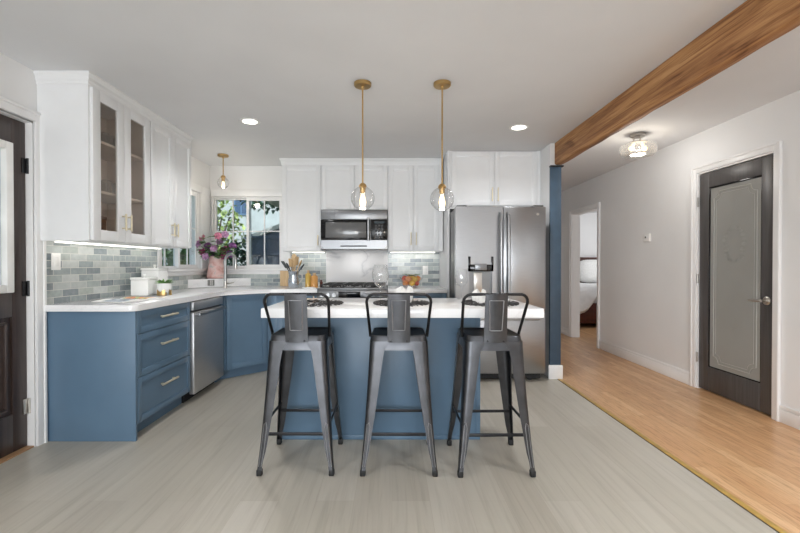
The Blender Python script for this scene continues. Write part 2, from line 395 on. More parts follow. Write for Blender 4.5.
# doors
d1 = bpy.data.objects.new('door_1', None); COL.objects.link(d1); struct(d1)
X = WL - .045
m = MB(); Y0, Y1 = 1.725, 2.663
for a, b, c, d in ((Y0, Y0 + .13, .012, 2.095), (Y1 - .10, Y1, .012, 2.095), (Y0 + .13, Y1 - .10, 1.94, 2.095), (Y0 + .13, Y1 - .10, .86, 1.01), (Y0 + .13, Y1 - .10, .012, .25)): m.box(X - .045, X, a, b, c, d, .002)
m.box(X - .035, X - .012, Y0 + .12, Y1 - .10, .24, .87); m.build('leaf', M['ddoor'], d1)
m = MB()
for a, b, c, d in ((Y0 + .13, Y0 + .18, 1.01, 1.94), (Y1 - .145, Y1 - .095, 1.01, 1.94), (Y0 + .18, Y1 - .145, 1.89, 1.94), (Y0 + .18, Y1 - .145, 1.01, 1.06)): m.box(X - .03, X + .014, a, b, c, d, .006)
m.build('lite_frame', M['plastic'], d1)
MB().box(X - .024, X - .018, Y0 + .17, Y1 - .15, 1.05, 1.90).build('pane', paint('misted_pane', (206, 212, 216), .2), d1)
m = MB()
for a, b, c, d in ((Y0 + .155, Y0 + .17, .28, .83), (Y1 - .15, Y1 - .135, .28, .83), (Y0 + .155, Y1 - .135, .815, .83), (Y0 + .155, Y1 - .135, .28, .295)): m.box(X - .014, X + .004, a, b, c, d, .004)
m.build('panel_molding', M['ddoor'], d1)
for z, mm in ((1.82, 'gund'), (1.03, 'gund'), (.27, 'nickel')):
    m = MB(); m.cyl((X + .012, Y1 + .004, z - .05), (X + .012, Y1 + .004, z + .05), .009); m.box(X - .002, X + .006, Y1 - .03, Y1 + .006, z - .048, z + .048, .002); m.build('hinge', M[mm], d1)
MB().box(WL - .14, WL, 2.665, 2.6715, 0, 2.1, .001).box(WL - .14, WL, 1.71, 2.671, 2.097, 2.1075, .001).build('jamb', M['trimw'], d1)
MB().box(WL - .14, WL - .002, 1.71, 2.664, 0, .011, .003).build('sill', paint('oak_sill', (170, 130, 92), .4), d1)

d2 = bpy.data.objects.new('door_2', None); COL.objects.link(d2); struct(d2)
X = WR + .010; Y0, Y1 = 3.170, 3.940
m = MB()
for a, b, c, d in ((Y0, Y0 + .112, .012, 2.038), (Y1 - .112, Y1, .012, 2.038), (Y0 + .112, Y1 - .112, 1.90, 2.038), (Y0 + .112, Y1 - .112, .012, .235)): m.box(X, X + .04, a, b, c, d, .002)
m.build('leaf', M['gdoor'], d2)
m = MB()
for a, b, c, d in ((Y0 + .112, Y0 + .12, .235, 1.9), (Y1 - .12, Y1 - .112, .235, 1.9), (Y0 + .112, Y1 - .112, 1.885, 1.9), (Y0 + .112, Y1 - .112, .235, .243)): m.box(X + .003, X + .03, a, b, c, d, .003)
m.build('glazing_bead', M['black'], d2)
MB().box(X + .012, X + .02, Y0 + .11, Y1 - .11, .233, 1.902).build('frosted_pane', M['frost'], d2)
def etched(inset, r):
    a0, a1, z0, z1 = Y0 + .112 + inset, Y1 - .112 - inset, .235 + inset, 1.9 - inset; p = []
    for cx, cz, s0 in ((a0, z0, 90), (a1, z0, 180), (a1, z1, 270), (a0, z1, 0)):
        for k in range(7):
            t = R(s0 - k * 15) if True else 0
            p.append((X + .0115, cx + r * math.cos(t), cz + r * math.sin(t)))
    return p
MB().tube(etched(.05, .06), .0045, 6, True).tube(etched(.075, .06), .002, 6, True).build('etched_border', M['frostl'], d2)
m = MB(); yc = (Y0 + Y1) / 2
for k in range(22):
    t = 2 * PI * k / 22
    m.ball((X + .0118, yc + .10 * math.cos(t) * (1 + .12 * math.sin(5 * t)), 1.36 + .15 * math.sin(t)), .026, 1, (.06, 1.2, .7))
m.build('etched_wreath', M['frostd'], d2)
m = MB(); hy, hz = Y0 + .058, .90
m.lathe([(.0, 0), (.033, 0), (.033, .006), (.026, .012), (.0, .012)], 24, M4=Matrix.Translation((X, hy, hz)) @ Matrix.Rotation(R(-90), 4, 'Y'))
m.cyl((X, hy, hz), (X - .05, hy, hz), .011); m.tube([(X - .046, hy, hz), (X - .052, hy + .02, hz), (X - .05, hy + .07, hz - .002), (X - .046, hy + .115, hz - .006)], [.011, .011, .009, .007], 12)
m.build('lever_handle', M['nickel'], d2)
for z in (1.78, 1.05, .30):
    m = MB(); m.cyl((X - .014, Y1 + .005, z - .045), (X - .014, Y1 + .005, z + .045), .008); m.box(X - .012, X - .006, Y1 - .002, Y1 + .035, z - .044, z + .044, .001); m.build('hinge', M['nickel'], d2)
MB().box(WR - .002, WR + .12, 3.155, 3.167, 0, 2.055).box(WR - .002, WR + .12, 3.943, 3.955, 0, 2.055).box(WR - .002, WR + .12, 3.167, 3.943, 2.043, 2.055).box(WR + .055, WR + .07, 3.167, 3.943, 0, 2.043).build('jamb', M['trimw'], d2, smooth=0)

# beam and post
def beam():
    m = MB(); N = 46; rings = []
    for i in range(N + 1):
        y = -2.0 + (4.28 + 2.0) * i / N; j = lambda s: (random.random() - .5) * s
        x0, x1, z0, z1 = 1.685 + j(.003), 1.768 + j(.003), 2.215 + j(.005), CE - .0005; b = .008 + random.random() * .004
        rings.append([(x0, y, z0 + b), (x0 + b, y, z0), (x1 - b, y, z0), (x1, y, z0 + b), (x1, y, z1), (x0, y, z1)])
    m.loft(rings); return m.build('ceiling_beam', M['beam'], smooth=50)
tag(beam(), 'rough brown wooden beam crossing the white ceiling above the floor seam', 'beam', kind='thing')
t = thing('support_post', 'dark blue painted post under the wooden beam end', 'post', (1.69, 4.27, 0))
MB().box(-.056, .058, -.012, .014, .146, 2.19, .002).build('shaft', M['postb'], t)
MB().box(-.06, .075, -.03, .014, 2.19, 2.206, .002).build('cap_plate', M['rubber'], t)
t['kind'] = 'thing'

# backsplash
ts = MB(); ts.box(WL, WL + .008, 2.755, WB - .008, .916, 1.075); ts.box(WL, WL + .008, 2.755, 4.055, 1.075, 1.345)
struct(ts.build('trim_backsplash_left', M['tiley'], smooth=0))
ts = MB(); ts.box(WL + .008, -.84, WB - .008, WB, .916, 1.075); ts.box(-1.29, -.84, WB - .008, WB, 1.075, 1.345); ts.box(-.05, .604, WB - .008, WB, .916, 1.345)
struct(ts.build('trim_backsplash_back', M['tilex'], smooth=0))
tag(MB().box(-.84, -.05, WB - .014, WB - .001, .90, 1.37, .002).build('marble_panel', M['slab']), 'white marble slab with grey veins behind the stove', 'backsplash')

# ------------------------------------------------------------------ cabinets
def shaker(m, x0, x1, z0, z1, y=0.0, st=.055, th=.02, rec=.009):
    m.box(x0, x0 + st, y - th, y, z0, z1, .0015); m.box(x1 - st, x1, y - th, y, z0, z1, .0015)
    m.box(x0 + st, x1 - st, y - th, y, z0, z0 + st, .0015); m.box(x0 + st, x1 - st, y - th, y, z1 - st, z1, .0015)
    m.box(x0 + st - .004, x1 - st + .004, y - th + rec, y - .002, z0 + st - .004, z1 - st + .004)
def pull(p, x, z, L, vert, y=-.02, r=.0065):
    m = MB(); o = .028
    if vert:
        m.cyl((x, y - o, z - L / 2), (x, y - o, z + L / 2), r, n=10)
        for s in (-1, 1): m.cyl((x, y + .001, z + s * L * .36), (x, y - o, z + s * L * .36), r * .85, n=8)
    else:
        m.cyl((x - L / 2, y - o, z), (x + L / 2, y - o, z), r, n=10)
        for s in (-1, 1): m.cyl((x + s * L * .36, y + .001, z), (x + s * L * .36, y - o, z), r * .85, n=8)
    return m.build('handle', M['gold'], p)
def doors(t, xs, z0, z1, mat, hand, hz, L=.12, glass=False, st=.055):
    g = .0015
    for i, (a, b) in enumerate(zip(xs, xs[1:])):
        m = MB(); a += g; b -= g
        if glass:
            m.box(a, a + st, -.02, 0, z0, z1, .0015); m.box(b - st, b, -.02, 0, z0, z1, .0015); m.box(a + st, b - st, -.02, 0, z0, z0 + st, .0015); m.box(a + st, b - st, -.02, 0, z1 - st, z1, .0015)
        else: shaker(m, a, b, z0, z1, 0, st)
        d = m.build('door', M[mat], t)
        if glass: MB().box(a + st - .003, b - st + .003, -.012, -.008, z0 + st - .003, z1 - st + .003).build('pane', M['cabglass'], d)
        h = hand[i]
        if h: pull(d, (b - .03) if h == 'r' else (a + .03), hz, L, True)

def wall_cab(label, loc, rotz, w, d, z0, z1, xs, hand, hz, glass=False, L=.12, ext=None):
    t = thing('wall_cabinet', label, 'cabinet', (loc[0], loc[1], z0), rotz); h = z1 - z0; e = .018
    if glass:
        m = MB(); m.box(0, e, 0, d, 0, h).box(w - e, w, 0, d, 0, h).box(e, w - e, 0, d, 0, e).box(e, w - e, 0, d, h - e, h).box(e, w - e, d - .008, d, e, h - e)
        m.build('carcass', M['cab'], t, smooth=0)
        m = MB(); m.box(e, w - e, d - .010, d - .008, e, h - e); m.box(e, e + .002, .02, d - .01, e, h - e); m.box(w - e - .002, w - e, .02, d - .01, e, h - e)
        m.build('lining', M['shelf'], t, smooth=0)
        for zz in (.34, .68): MB().box(e + .002, w - e - .002, .02, d - .011, zz * h / 1.02 - .009, zz * h / 1.02 + .009, .001).build('shelf', M['shelf'], t)
    else:
        MB().box(0, w, 0, d, 0, h).build('carcass', M['cab'], t, smooth=0)
    doors(t, xs, .006, h - .02 if ext is None else ext, 'cab', hand, hz, L, glass, .072 if glass else .055)
    return t
XU = -1.985   # front plane of left uppers carcass (doors project to -1.945)
UZ0, UZ1 = 1.342, 2.375
du = XU - WL
ua = wall_cab('white wall cabinet with two glass doors above the drawers', (XU, 2.70), R(90), .664, du - .001, UZ0, UZ1, (0.014, .337, .660), 'rl', .15, True)
ub = wall_cab('white wall cabinet with solid doors beside the corner window', (XU, 3.366), R(90), .684, du - .001, UZ0, UZ1, (.004, .342, .680), 'rl', .15)
def crown(pts, name, side):
    # profile (out, z) swept along pts with mitred offsets
    prof = [(.0, UZ1 - .012), (.006, UZ1 - .012), (.008, UZ1 + .004), (.012, UZ1 + .010), (.013, UZ1 + .030), (.022, UZ1 + .046), (.026, UZ1 + .050), (.026, CE - .0006), (0, CE - .0006)]
    m = MB(); rings = []
    for p, n in pts: rings.append([(p[0] + n[0] * o, p[1] + n[1] * o, z) for o, z in prof])
    m.loft(rings); return struct(m.build(name, M['cab'], smooth=25))
crown([((WL + .001, 2.70), (0, -1)), ((XU + .0, 2.70), (1, -1)), ((XU + .0, 4.05), (1, 1)), ((WL + .001, 4.05), (0, 1))], 'trim_crown_left', 1)
YU = 4.90
crown([((-1.307, WB - .001), (-1, 0)), ((-1.307, YU), (-1, -1)), ((.604, YU), (0, -1))], 'trim_crown_back', 1)
du = WB - YU - .001
wall_cab('tall white wall cabinet between the window and the microwave', (-1.307, YU), 0, .467, du, UZ0, UZ1, (.006, .464), 'r', .13)
wall_cab('short white wall cabinet above the microwave', (-.839, YU), 0, .790, du, 1.830, UZ1, (.003, .395, .787), 'rl', .10, L=.0001)
wall_cab('tall white wall cabinet above the fruit bowl', (-.048, YU), 0, .606, du, UZ0, UZ1, (.003, .303, .604), 'rl', .145, L=.15)
struct(MB().box(.5585, .604, YU - .002, WB - .001, UZ0, UZ1).build('trim_7', M['cab'], smooth=0))
# cabinet over the fridge with its tall side panel
t = thing('wall_cabinet', 'deep white cabinet above the steel refrigerator', 'cabinet', (.614, 4.57, 0))
MB().box(.024, 1.024, .0, WB - 4.572, 1.80, CE - .002).build('carcass', M['cab'], t, smooth=0)
MB().box(0, .022, -.02, WB - 4.572, 0, CE - .002, .001).build('side_panel', M['cab'], t)
for a, b, h in ((.045, .518, 'r'), (.521, .985, 'l')):
    m = MB(); shaker(m, a, b, 1.835, CE - .012); d = m.build('door', M['cab'], t); pull(d, b - .03 if h == 'r' else a + .03, 1.955, .15, True)
MB().box(.988, 1.024, -.018, 0, 1.80, CE - .002).build('filler', M['cab'], t, smooth=0)
MB().box(.024, .043, -.018, 0, 1.80, CE - .002).build('filler', M['cab'], t, smooth=0)

# under-cabinet lights
def led(x0, x1, y0, y1, e, label, sz):
    o = MB().box(x0, x1, y0, y1, UZ0 - .010, UZ0 - .001, .002).build('light_strip', M['led']); tag(o, label, 'light', kind='thing')
    vert = abs(y1 - y0) > abs(x1 - x0)
    light('strip_light', 'AREA', ((x0 + x1) / 2, (y0 + y1) / 2, UZ0 - .014), e, (1, .97, .92), (0, 0, 0), shape='RECTANGLE', size=abs(x1 - x0), size_y=abs(y1 - y0))
led(WL + .06, WL + .09, 2.76, 3.98, .7, 'glowing light strip under the cabinets on the entrance door side', 'y')
led(-1.25, -.85, WB - .09, WB - .06, .35, 'glowing light strip under the cabinet beside the microwave and window', 'x')
led(-.02, .54, WB - .09, WB - .06, .45, 'glowing light strip under the cabinet above the fruit bowl', 'x')

# base cabinets
def toe(t, w, d, y=.06): MB().box(0, w, y, d, 0, .10).build('toe_kick', M['blue'], t, smooth=0)
XF = -1.735  # carcass front plane of the left run
t = thing('drawer_cabinet', 'blue base cabinet with three drawers next to the dishwasher', 'cabinet', (XF, 2.748, 0), R(90))
dd = XF - WL - .001
MB().box(.02, .755, 0, dd, .10, .872).build('carcass', M['blue'], t, smooth=0)
MB().box(.02, .755, .06, dd, 0, .10).build('toe_kick', M['blue'], t, smooth=0)
MB().box(0, .02, -.02, dd, 0, .872, .0015).build('end_panel', M['blue'], t)
for z0, z1 in ((.715, .868), (.420, .711), (.108, .416)):
    m = MB(); shaker(m, .024, .752, z0, z1, 0, .045); d = m.build('drawer', M['blue'], t); pull(d, .388, z0 + (z1 - z0) * .62 if z1 - z0 > .2 else (z0 + z1) / 2 + .01, .22, False, r=.0085)
# dishwasher
t = thing('dishwasher', 'stainless steel dishwasher between blue drawers and corner cabinet', 'dishwasher', (XF, 3.51, 0), R(90))
MB().box(.003, .617, .0, dd, .10, .868).build('tub', M['dsteel'], t, smooth=0)
MB().box(.004, .616, .05, dd, 0, .10).build('toe_kick', M['rubber'], t, smooth=0)
MB().box(.004, .616, -.045, 0, .072, .775, .006).build('door', M['dwsteel'], t)
MB().box(.004, .616, -.040, 0, .790, .866, .004).build('control_panel', M['dwsteel'], t)
m = MB(); m.box(.03, .59, -.085, -.066, .742, .768, .006)
for x in (.05, .57): m.box(x - .01, x + .01, -.07, -.044, .745, .765, .003)
m.build('handle', M['steel'], t)
# corner sink cabinet
t = thing('corner_cabinet', 'blue diagonal corner sink cabinet beside the dishwasher', 'cabinet', (-1.70, 4.13, 0))
A, B = Vector((-1.715, 4.20)), Vector((-1.368, 4.54)); loc = Vector((-1.70, 4.13))
poly = [(-1.715, 4.135), A, B, (-1.345, 4.54), (-1.345, WB - .002), (WL + .001, WB - .002), (WL + .001, 4.135)]
P = lambda q: [(p[0] - loc.x, p[1] - loc.y) for p in q]
MB().prism(P(poly), .10, .872).build('carcass', M['blue'], t, smooth=0)
n = Vector((B - A).yx); n = Vector((n.x, -n.y)).normalized()
MB().prism(P([(-1.77, 4.135), (-1.77, 4.23), (-1.40, 4.595), (-1.345, 4.595), (-1.345, WB - .01), (WL + .01, WB - .01), (WL + .01, 4.135)]), 0, .10).build('toe_kick', M['blue'], t, smooth=0)
ang = math.atan2(B.y - A.y, B.x - A.x); Ld = (B - A).length
TT = Matrix.Translation((A.x - loc.x, A.y - loc.y, 0)) @ Matrix.Rotation(ang, 4, 'Z')
m = MB(TT); shaker(m, .02, Ld - .02, .108, .866); d = m.build('door', M['blue'], t)
m = MB(TT); m.cyl((Ld - .05, -.048, .74), (Ld - .05, -.048, .86), .0055, n=10)
for s in (.765, .835): m.cyl((Ld - .05, -.02, s), (Ld - .05, -.048, s), .0045, n=8)
m.build('handle', M['gold'], d)
# back run base cabinets
YB = 4.54
t = thing('base_cabinet', 'blue base cabinet between the corner sink and stove', 'cabinet', (-1.343, YB, 0))
MB().box(0, .520, 0, WB - YB - .002, .10, .872).build('carcass', M['blue'], t, smooth=0); toe(t, .520, WB - YB - .01)
doors(t, (.02, .518), .108, .866, 'blue', 'r', .78)
t = thing('base_cabinet', 'blue base cabinet between the stove and refrigerator', 'cabinet', (-.045, YB, 0))
MB().box(0, .648, 0, WB - YB - .002, .10, .872).build('carcass', M['blue'], t, smooth=0); toe(t, .648, WB - YB - .01)
m = MB(); shaker(m, .004, .644, .715, .866, 0, .045); d = m.build('drawer', M['blue'], t); pull(d, .324, .79, .16, False)
doors(t, (.004, .324, .644), .108, .71, 'blue', 'rl', .62)
# countertops
def arc(c, r, a0, a1, n): return [(c[0] + r * math.cos(R(a0 + (a1 - a0) * i / n)), c[1] + r * math.sin(R(a0 + (a1 - a0) * i / n))) for i in range(n + 1)]
poly = [(WL + .009, 2.722)] + arc((-1.75, 2.772), .05, -90, 0, 6) + [(-1.70, 4.06), (-1.695, 4.12), (-1.665, 4.19), (-1.43, 4.42), (-1.38, 4.46), (-1.32, 4.488), (-1.25, 4.495), (-.818, 4.495), (-.818, WB - .009), (WL + .009, WB - .009)]
tag(MB().prism(poly, .873, .916, bev=.004).build('countertop', M['quartz']), 'white quartz countertop wrapping the corner under the windows', 'countertop')
tag(MB().box(-.047, .604, 4.495, WB - .009, .873, .916, .004).build('countertop', M['quartz']), 'white quartz countertop under the fruit bowl beside the refrigerator', 'countertop')
t = thing('sink_ledge', 'low white quartz ledge across the corner behind the faucet', 'ledge', (-2.05, 4.92, .917))
l0 = Vector((-2.05, 4.92)); P = lambda q: [(p[0] - l0.x, p[1] - l0.y) for p in q]
MB().prism(P([(WL + .010, 4.66), (-1.80, WB - .010), (WL + .010, WB - .010)]), 0, .098, bev=.003).build('block', M['quartz'], t)
TT = Matrix.Translation((WL + .01 - l0.x, 4.66 - l0.y, 0)) @ Matrix.Rotation(math.atan2(WB - .01 - 4.66, .51), 4, 'Z')
m = MB(TT); m.box(.225, .305, -.006, .001, .018, .088, .002); m.build('outlet_plate', paint('grey_plate', (150, 150, 150), .3, metal=.6), t)
m = MB(TT); m.box(.255, .262, -.009, -.003, .024, .082, .001); m.box(.272, .279, -.009, -.003, .024, .082, .001); m.build('outlet_slots', M['plastic'], t)

# ------------------------------------------------------------------ faucet
t = thing('faucet', 'brushed steel gooseneck faucet standing on the corner counter', 'faucet', (-1.918, 4.74, .917))
MB().lathe([(.027, 0), (.027, .006), (.02, .012), (.019, .075), (.013, .08)], 20).build('base', M['nickel'], t)
dv = Vector((.92, -.39, 0)); pts = [(0, 0, .07), (0, 0, .31)] + [tuple(dv * (.078 - .078 * math.cos(R(a))) + Vector((0, 0, .31 + .078 * math.sin(R(a))))) for a in range(15, 181, 15)] + [tuple(dv * .156 + Vector((0, 0, .27)))]
MB().tube(pts, .0155, 12).build('neck', M['faucet'], t)
e = dv * .156
MB().cyl(e + Vector((0, 0, .275)), e + Vector((0, 0, .215)), .015, .017).build('spray_head', M['nickel'], t)
MB().cyl((.015, 0, .05), (.045, -.01, .05), .010).cyl((.045, -.01, .05), (.105, -.02, .062), .006).build('lever', M['nickel'], t)

# ------------------------------------------------------------------ microwave
t = thing('microwave', 'stainless over-the-range microwave with black glass door', 'microwave', (-.838, 4.86, 1.368))
w, h = .788, .458
light('marble_fill', 'AREA', (-.444, 5.05, 1.362), .55, (1, .97, .93), (0, 0, 0), shape='RECTANGLE', size=.3, size_y=.06)  # added lamp to brighten the marble; the microwave's own light is off
MB().box(.003, w - .003, 0, WB - 4.86 - .016, 0.002, h).build('body', M['dsteel'], t, smooth=0)
MB().box(.004, w - .004, -.035, 0, .345, h, .004).build('vent_panel', M['steelh'], t)
MB().box(.004, .585, -.035, 0, .105, .342, .004).build('door', M['black'], t)
MB().box(.06, .535, -.037, -.034, .132, .310, .001).build('window', paint('oven_glass', (104, 104, 104), .12, .02), t)
MB().box(.59, w - .004, -.035, 0, .105, .342, .004).build('control_panel', M['black'], t)
m = MB()
for i in range(3):
    for j in range(5): m.box(.64 + i * .035, .662 + i * .035, -.0372, -.0345, .125 + j * .034, .147 + j * .034, .001)
m.build('keypad', paint('grey_keys', (58, 58, 60), .4), t)
MB().box(.63, .75, -.0368, -.0345, .297, .322).build('display', paint('display_dark', (34, 50, 56), .1), t)
MB().loft([[(.004, -.035, .10), (w - .004, -.035, .10), (w - .004, -.035, .045), (w - .05, -.035, .0), (.05, -.035, 0), (.004, -.035, .045)], [(.004, 0, .10), (w - .004, 0, .10), (w - .004, 0, .045), (w - .05, 0, .0), (.05, 0, 0), (.004, 0, .045)]]).build('lower_panel', M['steelh'], t)
MB().box(.235, .545, -.038, -.034, .026, .04, .001).build('lower_slot', M['rubber'], t)
m = MB(); m.cyl((.563, -.072, .095), (.563, -.072, .365), .013); m.cyl((.563, -.03, .12), (.563, -.072, .12), .009); m.cyl((.563, -.03, .34), (.563, -.072, .34), .009); m.build('handle', M['steel'], t)

# ------------------------------------------------------------------ range
t = thing('stove', 'stainless gas stove with black iron grates below the microwave', 'stove', (-.815, 4.50, 0))
w = .762
MB().box(0.002, w, .02, WB - 4.50 - .02, .09, .905).build('body', M['dsteel'], t, smooth=0)
MB().box(0.002, w, -.03, WB - 4.50 - .02, .905, .93, .006).build('cooktop', M['steelh'], t)
MB().box(0.02, w - .018, .03, WB - 4.50 - .04, .93, .934, .001).build('burner_tray', M['black'], t)
for k in range(3):
    x0 = .028 + k * .237; x1 = x0 + .230; m = MB(); z = .965
    for y in (.05, .20, .35, .50, .62): m.box(x0, x1, y - .006, y + .006, z - .012, z, .002)
    for x in (x0 + .006, (x0 + x1) / 2, x1 - .006): m.box(x - .006, x + .006, .05, .62, z - .012, z, .002)
    for x in (x0 + .01, x1 - .01):
        for y in (.06, .61): m.box(x - .007, x + .007, y - .007, y + .007, .934, z - .01)
    m.build('grate', M['iron'], t)
for x, y in ((.145, .16), (.145, .48), (.382, .33), (.62, .16), (.62, .48)): MB().lathe([(.045, 0), (.045, .012), (.03, .016), (0, .016)], 18, (x, y, .934)).build('burner', M['iron'], t)
MB().box(0.002, w, -.045, .02, .80, .905, .006).build('control_panel', M['steelh'], t)
MB().box(.235, .475, -.048, -.04, .828, .892, .003).build('display', M['black'], t)
for x in (.06, .125, .19, .53, .61, .69): MB().lathe([(.024, 0), (.022, .03), (.0, .03)], 18, M4=Matrix.Translation((x, -.045, .855)) @ Matrix.Rotation(R(90), 4, 'X')).build('knob', M['steel'], t)
MB().box(0.006, w - .004, -.04, .02, .24, .79, .005).build('oven_door', M['steelh'], t)
m = MB(); m.cyl((.05, -.09, .745), (w - .05, -.09, .745), .013)
for x in (.08, w - .08): m.cyl((x, -.04, .745), (x, -.09, .745), .009)
m.build('handle', M['steel'], t)
MB().box(0.006, w - .004, -.035, .02, .09, .23, .005).build('drawer', M['steelh'], t)
for x in (.05, w - .05):
    for y in (.06, .6): MB().cyl((x, y, 0), (x, y, .09), .02).build('foot', M['rubber'], t)

# ------------------------------------------------------------------ refrigerator
FX, FY = .636, 4.14
t = thing('refrigerator', 'stainless french door refrigerator with dispenser beside the blue post', 'refrigerator', (FX, FY, 0))
w = .912
MB().box(.006, w - .006, .09, .84, .055, 1.755, .004).build('body', M['dsteel'], t)
mid = .482
# left door with a dispenser recess: built from slabs round the opening
m = MB(); dx0, dx1, dz0, dz1 = .14, .37, .83, 1.215
for a, b, c, d in ((.002, dx0, .715, 1.765), (dx1, mid - .002, .715, 1.765), (dx0, dx1, dz1 - .09, 1.765), (dx0, dx1, .715, dz0)): m.box(a, b, 0, .085, c, d)
m.box(dx0, dx1, .055, .085, dz0, dz1 - .09)
bmesh.ops.remove_doubles(m.bm, verts=m.bm.verts[:], dist=1e-4)
dl = m.build('door', M['steel'], t, smooth=0)
MB().box(dx0 - .012, dx0 + .012, -.012, .0, dz1 - .10, dz1 + .05, .003).box(dx1 - .012, dx1 + .012, -.012, .0, dz1 - .10, dz1 + .05, .003).box(dx0 - .012, dx1 + .012, -.012, .02, dz1 - .10, dz1 - .03, .004).build('dispenser_trim', M['black'], dl)
MB().box(dx0 + .055, dx1 - .055, -.016, .01, dz1 - .088, dz1 - .022, .006).build('dispenser_display', M['steelh'], dl)
MB().box(dx0 + .003, dx1 - .003, .045, .054, dz0, dz1 - .10).build('dispenser_back', paint('grey_recess', (150, 152, 154), .3, metal=.3), dl)
MB().box(dx0 + .05, dx0 + .135, .025, .046, dz0 + .07, dz1 - .11, .005).build('paddle', M['nickel'], dl)
MB().box(dx0 + .01, dx1 - .01, .0, .05, dz0, dz0 + .015, .003).build('drip_tray', M['nickel'], dl)
dr = MB().box(mid + .002, w - .002, 0, .085, .715, 1.765, .008).build('door', M['steel'], t)
MB().lathe([(.013, 0), (.013, .002), (0, .002)], 16, M4=Matrix.Translation((w - .085, 0, 1.69)) @ Matrix.Rotation(R(90), 4, 'X')).build('round_badge', M['nickel'], dr)
for d, x in ((dl, mid - .035), (dr, mid + .04)):
    m = MB(); m.tube([(x, -.004, 1.70), (x, -.045, 1.67), (x, -.058, 1.5), (x, -.060, 1.2), (x, -.058, .95), (x, -.045, .80), (x, -.004, .77)], .0165, 12); m.build('handle', M['steel'], d)
fz = MB().box(.002, w - .002, 0, .085, .085, .708, .008).build('freezer_drawer', M['steel'], t)
MB().tube([(.06, -.004, .645), (.08, -.05, .645), (.456, -.058, .645), (.83, -.05, .645), (.85, -.004, .645)], .014, 12).build('handle', M['steel'], fz)
MB().box(.03, w - .03, .07, .12, .02, .085).build('kick_grille', M['rubber'], t)
for x in (.13, .78):
    for y in (.10, .7): MB().cyl((x, y, 0), (x, y, .06), .022).build('foot', M['rubber'], t)
for x in (.02, w - .12): MB().box(x, x + .10, .02, .14, 1.765, 1.785, .004).build('hinge_cover', M['dsteel'], t)

# ------------------------------------------------------------------ island
t = thing('kitchen_island', 'blue island cabinet under the white top in the middle', 'island', (-.085, 2.99, 0))
MB().box(-.678, .677, -.20, .215, 0, .862).build('carcass', M['blue'], t, smooth=0)
MB().box(-.678, .677, -.208, -.20, .03, .862, .001).build('back_panel', M['blue'], t)
MB().box(-.682, .681, -.214, .219, 0, .03, .003).build('base_trim', M['blue'], t)
for x in (-.682, .655): MB().box(x, x + .027, -.212, -.19, .03, .862, .001).build('corner_trim', M['blue'], t)
for x0, x1 in ((-.67, -.23), (-.225, .22), (.225, .67)):
    m = MB(Matrix.Rotation(PI, 4, 'Z') @ Matrix.Translation((0, -.215, 0))); shaker(m, -x1, -x0, .11, .855); m.build('door', M['blue'], t)
tag(MB().box(-.79, .915, 2.475, 3.25, .863, .920, .004).build('countertop', M['quartz']), 'white quartz top of the blue island behind the stools', 'countertop')

